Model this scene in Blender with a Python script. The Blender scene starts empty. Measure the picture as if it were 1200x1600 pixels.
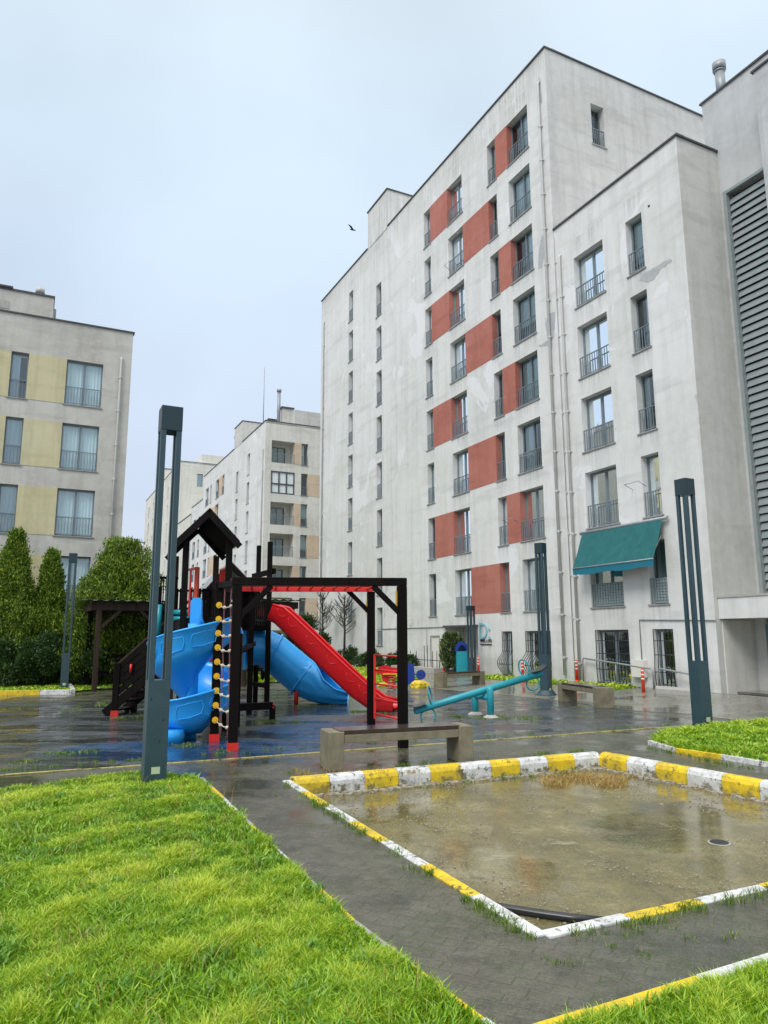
import bpy, bmesh, math, random
import numpy as np
from mathutils import Vector, Matrix
from mathutils.geometry import tessellate_polygon
R_ = math.radians
random.seed(7); rng = np.random.default_rng(7)
SC = bpy.context.scene; COL = SC.collection
# ------------------------------------------------------------------ camera
H = 1.75; FPX = 1124.35; PIT = 0.171785; ROL = -0.0041358; YAW = 0.455458
cd = bpy.data.cameras.new('camera'); cam = bpy.data.objects.new('camera', cd); COL.objects.link(cam)
cd.sensor_fit = 'HORIZONTAL'; cd.sensor_width = 36; cd.lens = 36*FPX/1200; cd.clip_end = 2000; cd.clip_start = .05
cp, sp, cr, sr = math.cos(PIT), math.sin(PIT), math.cos(ROL), math.sin(ROL)
_r = Vector((cr, -sp*sr, cp*sr)); _f = Vector((0, cp, sp)); _u = _r.cross(_f)
# right vector in world: X axis rotated by roll
_x0 = Vector((1, 0, 0)); _u0 = Vector((0, -sp, cp))
_r = _x0*cr + _u0*sr; _u = -_x0*sr + _u0*cr
M = Matrix((( _r.x, _u.x, -_f.x, 0), (_r.y, _u.y, -_f.y, 0), (_r.z, _u.z, -_f.z, H), (0, 0, 0, 1)))
cam.matrix_world = M; SC.camera = cam
SC.render.resolution_x = 768; SC.render.resolution_y = 1024
SC.view_settings.view_transform = 'Standard'; SC.view_settings.look = 'None'
SC.view_settings.exposure = 0.33; SC.view_settings.gamma = 1
# ------------------------------------------------------------------ world: overcast sky
SUN_EL, SUN_AZ = R_(46), R_(-148)      # azimuth from +y towards +x
W = bpy.data.worlds.new('World'); SC.world = W; W.use_nodes = True
nt = W.node_tree; nt.nodes.clear()
def wn(t, **k):
    n = nt.nodes.new(t)
    for a, b in k.items(): setattr(n, a, b)
    return n
wo = wn('ShaderNodeOutputWorld'); bg = wn('ShaderNodeBackground'); bg.inputs[1].default_value = 1.0
sky = wn('ShaderNodeTexSky', sky_type='NISHITA', sun_disc=False, sun_elevation=SUN_EL, sun_rotation=SUN_AZ)
skys = wn('ShaderNodeVectorMath', operation='SCALE'); skys.inputs[3].default_value = .022
nt.links.new(sky.outputs[0], skys.inputs[0])
tc = wn('ShaderNodeTexCoord'); sx = wn('ShaderNodeSeparateXYZ'); nt.links.new(tc.outputs['Generated'], sx.inputs[0])
cl = wn('ShaderNodeTexNoise'); cl.inputs['Scale'].default_value = 1.9; cl.inputs['Detail'].default_value = 6; cl.inputs['Roughness'].default_value = .45
nt.links.new(tc.outputs['Generated'], cl.inputs[0])
grad = wn('ShaderNodeValToRGB'); nt.links.new(sx.outputs[2], grad.inputs[0])
e = grad.color_ramp.elements
e[0].position = 0; e[0].color = (.49, .52, .61, 1); e[1].position = .97; e[1].color = (1.95, 1.93, 1.86, 1)
for p, c in ((.2, (.475, .53, .635, 1)), (.42, (.46, .54, .635, 1)), (.6, (.49, .585, .665, 1)), (.74, (.56, .64, .70, 1)), (.84, (1.4, 1.4, 1.38, 1))):
    q = e.new(p); q.color = c
cm = wn('ShaderNodeMapRange'); cm.inputs[1].default_value = .3; cm.inputs[2].default_value = .7; cm.inputs[3].default_value = .84; cm.inputs[4].default_value = 1.16
nt.links.new(cl.outputs[0], cm.inputs[0])
mul = wn('ShaderNodeVectorMath', operation='SCALE'); nt.links.new(grad.outputs[0], mul.inputs[0]); nt.links.new(cm.outputs[0], mul.inputs[3])
add = wn('ShaderNodeVectorMath', operation='ADD'); nt.links.new(mul.outputs[0], add.inputs[0]); nt.links.new(skys.outputs[0], add.inputs[1])
nt.links.new(add.outputs[0], bg.inputs[0]); nt.links.new(bg.outputs[0], wo.inputs[0])
# ------------------------------------------------------------------ sun (soft, behind thin cloud)
sl = bpy.data.lights.new('sun', 'SUN'); sl.energy = 1.5; sl.angle = R_(24); sl.color = (1, .97, .92)
so = bpy.data.objects.new('sun', sl); COL.objects.link(so)
sd = Vector((math.sin(SUN_AZ)*math.cos(SUN_EL), math.cos(SUN_AZ)*math.cos(SUN_EL), math.sin(SUN_EL)))
so.rotation_euler = sd.to_track_quat('Z', 'Y').to_euler(); so.location = (0, 0, 40)
# ------------------------------------------------------------------ measuring helpers (photo pixel -> place in the world)
O = Vector((0, 0, H))
def ray(x, y):
    X = (x-600)/FPX; Y = (800-y)/FPX
    return _r*X + _u*Y + _f
def G(x, y, z=0.0):
    d = ray(x, y); return O + d*((z-H)/d.z)
def at(x, y, D):
    d = ray(x, y); return O + d*(D/d.y)
Z = Vector((0, 0, 1))
D1 = Vector((-math.sin(YAW), math.cos(YAW), 0)); D2 = Vector((math.cos(YAW), math.sin(YAW), 0))
K = 1.75/1.55
# ------------------------------------------------------------------ materials
def mat(name, base, rough=.7, var=None, vscale=3, bump=0, bscale=40, metal=0, spec=.5, streak=0, coords='Object', detail=6):
    m = bpy.data.materials.new(name); m.use_nodes = True; t = m.node_tree; b = t.nodes['Principled BSDF']
    b.inputs['Base Color'].default_value = (*base, 1); b.inputs['Roughness'].default_value = rough
    b.inputs['Metallic'].default_value = metal; b.inputs['Specular IOR Level'].default_value = spec
    tc = t.nodes.new('ShaderNodeTexCoord'); src = tc.outputs[coords]
    if var:
        n = t.nodes.new('ShaderNodeTexNoise'); n.inputs['Scale'].default_value = vscale; n.inputs['Detail'].default_value = detail; n.inputs['Roughness'].default_value = .62
        if streak:
            mp = t.nodes.new('ShaderNodeMapping'); mp.inputs['Scale'].default_value = (1, 1, streak); t.links.new(src, mp.inputs[0]); t.links.new(mp.outputs[0], n.inputs[0])
        else: t.links.new(src, n.inputs[0])
        r = t.nodes.new('ShaderNodeValToRGB'); r.color_ramp.elements[0].position = .3; r.color_ramp.elements[1].position = .7
        r.color_ramp.elements[0].color = (*base, 1); r.color_ramp.elements[1].color = (*var, 1)
        t.links.new(n.outputs[0], r.inputs[0]); t.links.new(r.outputs[0], b.inputs['Base Color'])
    if bump:
        n2 = t.nodes.new('ShaderNodeTexNoise'); n2.inputs['Scale'].default_value = bscale; n2.inputs['Detail'].default_value = 5; t.links.new(src, n2.inputs[0])
        bp = t.nodes.new('ShaderNodeBump'); bp.inputs['Strength'].default_value = bump; bp.inputs['Distance'].default_value = .02
        t.links.new(n2.outputs[0], bp.inputs['Height']); t.links.new(bp.outputs[0], b.inputs['Normal'])
    return m
class NB:       # small node builder
    def __init__(s, name):
        s.m = bpy.data.materials.new(name); s.m.use_nodes = True; s.t = s.m.node_tree; s.b = s.t.nodes['Principled BSDF']
        s.tc = s.t.nodes.new('ShaderNodeTexCoord').outputs['Object']
    def n(s, ty, ins=None, **k):
        q = s.t.nodes.new(ty)
        for a, b in k.items(): setattr(q, a, b)
        for a, b in (ins or {}).items():
            if hasattr(b, 'is_output'): s.t.links.new(b, q.inputs[a])
            else: q.inputs[a].default_value = b
        return q
    def noise(s, scale, detail=5, rough=.6, vec=None, mapscale=None, dist=0):
        v = vec or s.tc
        if mapscale: v = s.n('ShaderNodeMapping', {0: v, 'Scale': mapscale}).outputs[0]
        return s.n('ShaderNodeTexNoise', {'Vector': v, 'Scale': scale, 'Detail': detail, 'Roughness': rough, 'Distortion': dist}).outputs[0]
    def ramp(s, f, stops):
        r = s.n('ShaderNodeValToRGB', {0: f}); e = r.color_ramp.elements
        e[0].position, e[0].color = stops[0][0], (*stops[0][1], 1); e[1].position, e[1].color = stops[-1][0], (*stops[-1][1], 1)
        for p, c in stops[1:-1]: q = e.new(p); q.color = (*c, 1)
        return r.outputs[0]
    def step(s, f, a, b, lo=0, hi=1):
        return s.n('ShaderNodeMapRange', {0: f, 1: a, 2: b, 3: lo, 4: hi}).outputs[0]
    def mix(s, f, a, b, mode='MIX'):
        q = s.n('ShaderNodeMix', None, data_type='RGBA', blend_type=mode)
        for i, v in ((0, f), (6, a), (7, b)):
            if hasattr(v, 'is_output'): s.t.links.new(v, q.inputs[i])
            else: q.inputs[i].default_value = v if i == 0 else (*v, 1)
        return q.outputs[2]
    def math(s, op, a, b=0):
        return s.n('ShaderNodeMath', {0: a, 1: b}, operation=op).outputs[0]
    def set(s, k, v):
        if hasattr(v, 'is_output'): s.t.links.new(v, s.b.inputs[k])
        else: s.b.inputs[k].default_value = v
    def bump(s, h, st=.3, dist=.02):
        s.t.links.new(s.n('ShaderNodeBump', {'Height': h, 'Strength': st, 'Distance': dist}).outputs[0], s.b.inputs['Normal'])
def plaster(name, c0, c1, c2, patch=None, stains=None):
    B = NB(name)
    big = B.noise(.35, 5, .6); fine = B.noise(3.2, 8, .7); st = B.noise(2.6, 6, .65, mapscale=(1, 1, .06))
    hz = B.noise(1.1, 4, .6, mapscale=(.25, .25, 1.6))
    c = B.ramp(big, [(.3, c0), (.5, c1), (.7, c2)])
    c = B.mix(B.step(st, .46, .74, 0, .55), c, tuple(x*.66 for x in c1))
    c = B.mix(B.step(fine, .44, .68, 0, .38), c, tuple(min(.78, x*1.13) for x in c2))
    c = B.mix(B.step(hz, .54, .70, 0, .42), c, tuple(x*.74 for x in c0))
    if patch:
        pn = B.noise(.42, 5, .55, dist=.7, mapscale=(1, 1, .8)); pf = B.step(pn, .615, .63, 0, .8)
        c = B.mix(pf, c, patch)
        pn2 = B.noise(.6, 4, .6, dist=1.2, mapscale=(1.3, 1.3, .7)); c = B.mix(B.step(pn2, .71, .72, 0, .6), c, (.40, .41, .40))
    if stains:      # run-off streaks under sills and under the parapet
        (ox, oy), (ax, ay), cols, z0, fh, ztop_ = stains
        sx = B.n('ShaderNodeSeparateXYZ', {0: B.tc}); X, Y, Zc = sx.outputs
        U = B.math('ADD', B.math('MULTIPLY', B.math('SUBTRACT', X, ox), ax), B.math('MULTIPLY', B.math('SUBTRACT', Y, oy), ay))
        fine2 = B.noise(9, 5, .7, mapscale=(1, 1, .035)); tot = None
        for uc, hw in cols:
            q = B.step(B.math('ABSOLUTE', B.math('SUBTRACT', U, uc)), hw-.08, hw+.08, 1, 0); tot = q if tot is None else B.math('MAXIMUM', tot, q)
        ph = B.math('FRACT', B.math('DIVIDE', B.math('SUBTRACT', Zc, z0-40*fh), fh)); g_ = B.step(ph, .72, 1.0, 0, 1)
        k_ = B.math('MULTIPLY', B.math('MULTIPLY', tot, g_), B.step(fine2, .42, .62))
        c = B.mix(B.math('MULTIPLY', k_, .55), c, tuple(x*.52 for x in c0))
        tp_ = B.math('MULTIPLY', B.step(Zc, ztop_-2.2, ztop_, 0, 1), B.step(fine2, .40, .62)); c = B.mix(B.math('MULTIPLY', tp_, .5), c, (.33, .33, .28))
        bt_ = B.math('MULTIPLY', B.step(Zc, .1, 1.1, 1, 0), B.step(fine, .35, .6)); c = B.mix(B.math('MULTIPLY', bt_, .55), c, (.36, .35, .28))
    B.set('Base Color', c); B.set('Roughness', .88); B.bump(B.noise(30, 6, .7), .35, .015)
    return B.m
MT = {}
MT['plaster'] = plaster('weathered_white_plaster', (.61, .61, .57), (.69, .685, .65), (.74, .735, .71), (.77, .765, .76), stains=((9.54, 20.96), (-.43988, .89805), [(u*K, w) for u, w in ((14.41, .4), (11.92, .75), (9.04, .4), (7.28, .8), (23.5, .4), (3.81, .8), (1.8, .45))], 2.42*K, 2.487*K, 23.15*K))
MT['plaster_shade_grey'] = plaster('weathered_shade_grey_plaster', (.50, .49, .445), (.57, .56, .52), (.63, .62, .58))  # darker copy of the white plaster, side wall shade put in the colour
MT['plaster_far'] = plaster('cream_plaster', (.58, .555, .48), (.66, .64, .57), (.72, .70, .64))
MT['plaster_left'] = plaster('grey_cement_plaster', (.42, .40, .355), (.52, .50, .45), (.60, .58, .53))
MT['plaster_wing'] = plaster('cool_grey_render', (.42, .43, .425), (.48, .49, .485), (.54, .55, .545))
MT['redpanel'] = plaster('brick_red_render', (.38, .12, .085), (.42, .145, .105), (.46, .18, .14))
MT['yellowpanel'] = plaster('pale_yellow_render', (.52, .47, .26), (.57, .52, .31), (.60, .55, .36))
MT['tanpanel'] = plaster('tan_render', (.54, .42, .29), (.60, .47, .33), (.63, .51, .38))
MT['patch'] = mat('bare_grey_render', (.38, .39, .39), .9, (.48, .49, .48), 6, .3, 30)
MT['coping'] = mat('dark_coping', (.05, .05, .05), .6, (.09, .09, .09), 5)
MT['framem'] = mat('grey_window_frame', (.15, .19, .21), .45, (.19, .23, .25), 4)
MT['rail'] = mat('grey_blue_railing', (.16, .21, .23), .4, (.20, .24, .27), 4)
MT['sill'] = mat('stone_sill', (.22, .22, .21), .6, (.35, .35, .33), 5)
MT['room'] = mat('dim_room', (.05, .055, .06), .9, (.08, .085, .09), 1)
MT['curtain'] = mat('sheer_curtain', (.66, .73, .73), .9, (.84, .87, .86), 9, streak=.05)
MT['blind'] = mat('roller_blind', (.45, .55, .53), .8, (.55, .63, .60), 2)
MT['downpipe'] = mat('grey_white_pipe', (.46, .46, .44), .5, (.60, .60, .57), 5, streak=.2)
MT['metal'] = mat('galvanised_metal', (.26, .28, .29), .5, (.36, .38, .39), 6, metal=.3)
MT['pipe_grey'] = mat('painted_grey_tube', (.20, .22, .23), .35, (.27, .29, .30), 6)
def glass():
    B = NB('window_glass'); t = B.t
    fr = B.n('ShaderNodeFresnel', {'IOR': 1.5}).outputs[0]
    gl = B.n('ShaderNodeBsdfGlossy', {'Color': (.9, .97, 1, 1), 'Roughness': .03}); bn = B.n('ShaderNodeBump', {'Height': B.noise(1.3, 2), 'Strength': .05, 'Distance': .1})
    t.links.new(bn.outputs[0], gl.inputs['Normal'])
    tr = B.n('ShaderNodeBsdfTransparent', {'Color': (.80, .90, .91, 1)})
    f2 = B.math('MAXIMUM', fr, .15)
    mx = B.n('ShaderNodeMixShader', {0: f2}); t.links.new(tr.outputs[0], mx.inputs[1]); t.links.new(gl.outputs[0], mx.inputs[2])
    t.links.new(mx.outputs[0], t.nodes['Material Output'].inputs[0]); return B.m
MT['glass'] = glass()
# ---- ground materials
def pavers():
    B = NB('wet_paving_blocks')
    v = B.n('ShaderNodeMapping', {0: B.tc, 'Rotation': (0, 0, YAW)}).outputs[0]
    br = B.n('ShaderNodeTexBrick', {'Vector': v, 'Scale': 1.0, 'Mortar Size': .006, 'Mortar Smooth': .4, 'Bias': 0, 'Brick Width': .20, 'Row Height': .10,
             'Color1': (.072, .068, .044, 1), 'Color2': (.098, .093, .064, 1), 'Mortar': (.042, .045, .026, 1)})
    wet = B.noise(.9, 5, .6); big = B.noise(.35, 4)
    dirt = B.noise(7, 8, .75); moss = B.noise(1.7, 6, .7)
    c = B.mix(B.step(dirt, .38, .68, 0, .85), br.outputs[0], (.135, .130, .098)); c = B.mix(B.step(B.noise(2.4, 9, .78), .46, .60, 0, .75), c, (.040, .040, .024)); c = B.mix(B.step(B.noise(5.5, 8, .75, dist=.6), .56, .66, 0, .5), c, (.17, .16, .115))
    c = B.mix(B.step(moss, .54, .70, 0, .5), c, (.065, .078, .028)); c = B.mix(B.math('MULTIPLY', br.outputs['Fac'], B.step(moss, .44, .56, 0, .8)), c, (.05, .085, .015))
    c = B.mix(B.step(big, .58, .70, 0, .35), c, (.13, .085, .07))
    c = B.mix(B.step(wet, .52, .60, 0, .45), c, (.03, .033, .028))
    sp = B.noise(85, 3, .6); c = B.mix(B.step(sp, .55, .70, 0, .6), c, (.21, .205, .17)); c = B.mix(B.step(B.noise(45, 4, .7), .52, .66, 0, .6), c, (.025, .027, .015))
    B.set('Base Color', c); B.set('Roughness', B.step(wet, .42, .58, .38, .09)); B.set('Specular IOR Level', .7)
    h = B.math('ADD', B.math('MULTIPLY', br.outputs['Fac'], -.42), B.math('MULTIPLY', B.noise(60, 4, .7), .55))
    B.bump(B.math('MULTIPLY', h, B.step(wet, .48, .60, 1, .12)), .55, .012)
    return B.m
def tiles():
    B = NB('wet_rubber_tiles')
    v = B.n('ShaderNodeMapping', {0: B.tc, 'Rotation': (0, 0, .10)}).outputs[0]
    br = B.n('ShaderNodeTexBrick', {'Vector': v, 'Scale': 1.0, 'Mortar Size': .020, 'Mortar Smooth': .3, 'Brick Width': .5, 'Row Height': .5, 'Color1': (.036, .044, .056, 1), 'Color2': (.075, .083, .098, 1), 'Mortar': (.040, .055, .018, 1)})
    rb = B.n('ShaderNodeTexBrick', {'Vector': v, 'Scale': 1.0, 'Mortar Size': .020, 'Brick Width': .5, 'Row Height': .5, 'Color1': (0, 0, 0, 1), 'Color2': (1, 1, 1, 1), 'Mortar': (.5, .5, .5, 1)}); rv = rb.outputs['Color']
    sx = B.n('ShaderNodeSeparateXYZ', {0: B.tc}); X, Y = sx.outputs[0], sx.outputs[1]
    def blob(cx, cy, rx, ry):
        a = B.math('DIVIDE', B.math('SUBTRACT', X, cx), rx); b = B.math('DIVIDE', B.math('SUBTRACT', Y, cy), ry)
        return B.math('SQRT', B.math('ADD', B.math('MULTIPLY', a, a), B.math('MULTIPLY', b, b)))
    wob = B.math('MULTIPLY', B.noise(1.1, 4), .6)
    wavy = B.math('SUBTRACT', B.math('MINIMUM', blob(-3.0, 11.9, 2.2, 1.2), blob(-.6, 14.2, 1.9, 1.5)), wob)
    blue = B.step(wavy, .58, .72, 1, 0)
    c = B.mix(blue, br.outputs[0], B.mix(br.outputs['Fac'], (.008, .050, .14), (.008, .014, .02)))
    pud = B.noise(.8, 5, .62, mapscale=(.45, 1.5, 1)); grit = B.noise(14, 7, .7); moss = B.noise(1.3, 7, .7)
    mo = B.step(B.math('SUBTRACT', moss, B.math('MULTIPLY', B.step(blob(-2.6, 15.5, 2.6, 2.6), .2, 1.3, 1, 0), -.06)), .60, .68, 0, .75)
    c = B.mix(B.step(grit, .4, .75, 0, .5), c, B.mix(blue, (.085, .085, .09), (.02, .09, .18)))
    red = B.step(B.math('SUBTRACT', blob(1.2, 14.6, 1.9, 1.2), wob), .4, .7, .45, 0); c = B.mix(red, c, (.10, .045, .045))
    c = B.mix(mo, c, (.05, .075, .018))
    c = B.mix(B.step(pud, .50, .54, 0, .4), c, (.03, .032, .035))
    B.set('Base Color', c); B.set('Roughness', B.math('MULTIPLY', B.step(B.math('ADD', pud, B.math('MULTIPLY', rv, .09)), .48, .57, .34, .03), B.math('ADD', .7, B.math('MULTIPLY', rv, .6)))); B.set('Specular IOR Level', .7)
    h = B.math('ADD', B.math('ADD', B.math('MULTIPLY', br.outputs['Fac'], -1.6), B.math('MULTIPLY', grit, .5)), B.math('MULTIPLY', rv, .5))
    B.bump(B.math('MULTIPLY', h, B.step(pud, .46, .56, 1, .28)), .7, .03)
    return B.m
def walkway():
    B = NB('wet_concrete_slabs')
    v = B.n('ShaderNodeMapping', {0: B.tc, 'Rotation': (0, 0, YAW)}).outputs[0]
    br = B.n('ShaderNodeTexBrick', {'Vector': v, 'Scale': 1.0, 'Mortar Size': .01, 'Brick Width': .4, 'Row Height': .4, 'Color1': (.20, .195, .16, 1), 'Color2': (.26, .25, .21, 1), 'Mortar': (.10, .10, .06, 1)})
    wet = B.noise(.6, 5, .6); c = B.mix(B.step(B.noise(4, 7, .7), .45, .7, 0, .7), br.outputs[0], (.14, .14, .10))
    c = B.mix(B.step(wet, .5, .58, 0, .5), c, (.08, .08, .07))
    B.set('Base Color', c); B.set('Roughness', B.step(wet, .45, .57, .34, .07)); B.bump(B.noise(20, 5, .7), .12, .01)
    return B.m
def pit():
    B = NB('wet_muddy_concrete')
    a = B.noise(1.3, 8, .70); b = B.noise(.9, 5, .55); f = B.noise(9, 9, .75); pud = B.noise(.42, 4, .55)
    c = B.ramp(a, [(.32, (.075, .062, .016)), (.48, (.16, .135, .045)), (.58, (.23, .195, .075)), (.70, (.36, .32, .17))])
    c = B.mix(B.step(f, .45, .7, 0, .7), c, (.12, .105, .05)); c = B.mix(B.step(B.noise(1.9, 8, .7), .52, .68, 0, .55), c, (.10, .095, .035))
    c = B.mix(B.step(b, .62, .74, 0, .45), c, (.36, .33, .24))
    sx = B.n('ShaderNodeSeparateXYZ', {0: B.tc})
    grain = B.noise(75, 3, .6); c = B.mix(B.step(grain, .52, .68, 0, .6), c, (.36, .33, .24)); g2 = B.noise(38, 4, .7); c = B.mix(B.step(g2, .52, .66, 0, .65), c, (.075, .065, .03))
    st_ = B.noise(3.2, 8, .78, mapscale=(1, .5, 1), dist=.5); c = B.mix(B.step(st_, .54, .64, 0, .65), c, (.075, .062, .02)); c = B.mix(B.step(B.noise(2.1, 8, .75, dist=1.0), .60, .66, 0, .6), c, (.40, .36, .24))
    B.set('Base Color', c)
    wetm = B.math('ADD', pud, B.math('MULTIPLY', B.noise(5, 5, .7), .12))
    B.set('Roughness', B.step(wetm, .44, .56, .36, .045)); B.set('Specular IOR Level', .75)
    B.bump(B.math('MULTIPLY', B.math('ADD', f, B.math('MULTIPLY', grain, .5)), B.step(wetm, .46, .58, 1, .06)), .60, .014)
    return B.m
def kerbpaint(name, col, chip=(.08, .08, .06), amt=.52):
    B = NB(name); n = B.noise(6.5, 9, .72); n2 = B.noise(2.1, 4, .6); d = B.noise(22, 6, .7)
    c = B.mix(B.step(d, .5, .75, 0, .25), col, tuple(x*.6 for x in col))
    zz = B.n('ShaderNodeSeparateXYZ', {0: B.tc}).outputs[2]; lowm = B.step(zz, -.19, -.07, .085, 0); n_ = B.math('ADD', n, lowm)
    m = B.math('MULTIPLY', B.step(n_, amt+.015, amt+.05), B.step(B.math('ADD', n2, lowm), .42, .52)); c = B.mix(m, c, chip)
    c = B.mix(B.math('MULTIPLY', B.step(zz, -.19, -.04, .7, 0), B.step(n, .40, .55)), c, (.30, .26, .10))
    gr = B.noise(4.5, 8, .78); c = B.mix(B.step(gr, .45, .60, 0, .62), c, tuple(x*.45+.03 for x in col)); cr_ = B.noise(13, 6, .7, dist=1.5); c = B.mix(B.step(cr_, .585, .62, 0, .85), c, chip)
    B.set('Base Color', c); B.set('Roughness', .45); B.bump(B.math('ADD', n, B.math('MULTIPLY', d, .4)), .5, .01); return B.m
MT['pavers'] = pavers(); MT['tiles'] = tiles(); MT['walkway'] = walkway(); MT['pit'] = pit()
MT['kyellow'] = kerbpaint('yellow_kerb_paint', (.80, .56, .01), (.12, .10, .035), .55)
MT['kwhite'] = kerbpaint('white_kerb_paint', (.72, .72, .70), (.07, .07, .055), .535)
MT['kfade'] = kerbpaint('faded_yellow_edging', (.50, .43, .12), (.12, .11, .06), .50)
MT['kconc'] = mat('bare_kerb_concrete', (.25, .24, .20), .6, (.42, .40, .33), 8, .4, 30)
MT['soil'] = mat('damp_soil', (.06, .10, .012), .9, (.11, .16, .02), 5, .5, 20)
MT['gravel'] = mat('broken_mortar', (.20, .18, .13), .8, (.42, .38, .30), 18, .8, 60)
# ---- object materials
MT['lamp'] = mat('dark_teal_lamp_paint', (.026, .058, .072), .36, (.036, .074, .090), 5, .08, 25)
MT['lampcap'] = mat('lamp_cap_paint', (.010, .030, .036), .35, (.014, .038, .045), 5)
MT['plate'] = mat('pale_label', (.45, .50, .30), .5, (.55, .6, .45), 12)
MT['timber'] = mat('black_stained_timber', (.003, .0022, .002), .6, (.009, .006, .005), 5, .2, 20, streak=.1, spec=.10)
MT['timberbrown'] = mat('brown_weathered_timber', (.018, .011, .007), .7, (.06, .04, .028), 6, .25, 20, streak=.1, spec=.2)
MT['roofslat'] = mat('glare_pale_roofing', (.12, .12, .12), .22, (.22, .22, .22), 6)  # base grey lightened to carry the sky glare on the boards
MT['blue'] = mat('blue_slide_plastic', (.02, .35, .84), .27, (.028, .39, .88), 2, .02, 20)
MT['bluedeep'] = mat('deep_blue_plastic', (.006, .12, .46), .30, (.008, .14, .52), 2, .02, 20)
MT['red'] = mat('red_slide_plastic', (.58, .008, .012), .3, (.66, .012, .016), 2, .02, 20)
MT['redpaint'] = mat('red_painted_steel', (.70, .02, .015), .35, (.62, .03, .02), 5)
MT['orangered'] = mat('faded_orange_red_plastic', (.70, .08, .03), .45, (.60, .05, .02), 4)
MT['yellowp'] = mat('yellow_plastic', (.78, .45, .01), .4, (.7, .38, .01), 8)
MT['white'] = mat('white_plastic', (.75, .72, .66), .45, (.68, .66, .6), 8)
MT['cream'] = mat('cream_rope_and_balls', (.50, .42, .30), .7, (.62, .54, .42), 20)
MT['rope'] = mat('dark_red_rope', (.16, .04, .05), .9, (.22, .10, .08), 20)
MT['turq'] = mat('turquoise_paint', (.015, .27, .33), .35, (.02, .33, .39), 3, .03, 20)
MT['navy'] = mat('navy_plastic', (.01, .035, .22), .35, (.012, .05, .28), 3)
MT['bollard'] = mat('red_bollard_plastic', (.80, .045, .02), .4, (.74, .04, .02), 5)
MT['benchconc'] = mat('stained_bench_concrete', (.135, .12, .075), .7, (.25, .22, .145), 5, .3, 40)
MT['benchseat'] = mat('wet_dark_bench_boards', (.035, .024, .018), .16, (.055, .04, .032), 9, .1, 30, streak=.3)
MT['awning'] = mat('teal_awning_cloth', (.008, .10, .105), .85, (.018, .14, .14), 4, .1, 15)
MT['awningdeep'] = mat('deep_teal_cloth', (.006, .14, .20), .75, (.01, .17, .24), 6)
MT['black'] = mat('black_rubber', (.012, .013, .016), .3, (.02, .02, .024), 8)
MT['louvre'] = mat('green_grey_louvre', (.24, .28, .28), .5, (.30, .34, .335), 4)
MT['dark'] = mat('dark_recess', (.02, .024, .026), .8, (.03, .034, .036), 3)
MT['doorm'] = mat('blue_grey_door', (.13, .22, .27), .4, (.17, .26, .31), 4)
MT['stoned'] = mat('grey_stone', (.35, .34, .31), .8, (.45, .44, .40), 8)
MT['signblue'] = mat('pale_blue_letter', (.25, .52, .62), .5, (.3, .58, .66), 5)
MT['fence'] = mat('teal_fence_mesh', (.015, .10, .11), .5, (.02, .13, .15), 6)
MT['bark'] = mat('bark', (.03, .025, .02), .9, (.06, .05, .042), 20, .4, 30)
MT['feather'] = mat('dark_feathers', (.03, .03, .035), .8, (.05, .05, .055), 20)
def leafmat(name, lo, mid, hi, rough=.5, trans=.25):
    B = NB(name); at_ = B.n('ShaderNodeAttribute', None, attribute_name='rnd').outputs['Fac']
    n = B.noise(1.1, 5, .65); f = B.math('ADD', B.math('MULTIPLY', at_, .62), B.math('MULTIPLY', n, .40))
    c = B.ramp(f, [(.15, lo), (.5, mid), (.85, hi)]); B.set('Base Color', c); B.set('Roughness', rough)
    tl = B.n('ShaderNodeBsdfTranslucent'); B.t.links.new(c, tl.inputs[0])
    mx = B.n('ShaderNodeMixShader', {0: trans}); B.t.links.new(B.b.outputs[0], mx.inputs[1]); B.t.links.new(tl.outputs[0], mx.inputs[2])
    B.t.links.new(mx.outputs[0], B.t.nodes['Material Output'].inputs[0]); return B.m
MT['grass'] = leafmat('wet_grass_blades', (.075, .20, .006), (.26, .46, .012), (.60, .68, .06), .38, .2)
MT['leafyg'] = leafmat('broad_weed_leaves', (.07, .20, .02), (.15, .33, .03), (.26, .46, .05), .4, .25)
MT['straw'] = leafmat('dry_straw', (.22, .13, .03), (.42, .28, .08), (.60, .46, .20), .7, .2)
MT['weed'] = leafmat('weeds', (.05, .12, .01), (.12, .22, .02), (.25, .32, .04), .5, .25)
MT['conifer'] = leafmat('conifer_foliage', (.010, .036, .004), (.11, .20, .012), (.34, .46, .035), .6, .22)
MT['bush'] = leafmat('broad_leaf_foliage', (.012, .035, .010), (.035, .085, .018), (.09, .16, .04), .4, .15)
MT['varieg'] = leafmat('variegated_foliage', (.02, .05, .02), (.10, .16, .05), (.36, .40, .18), .45, .15)
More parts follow.
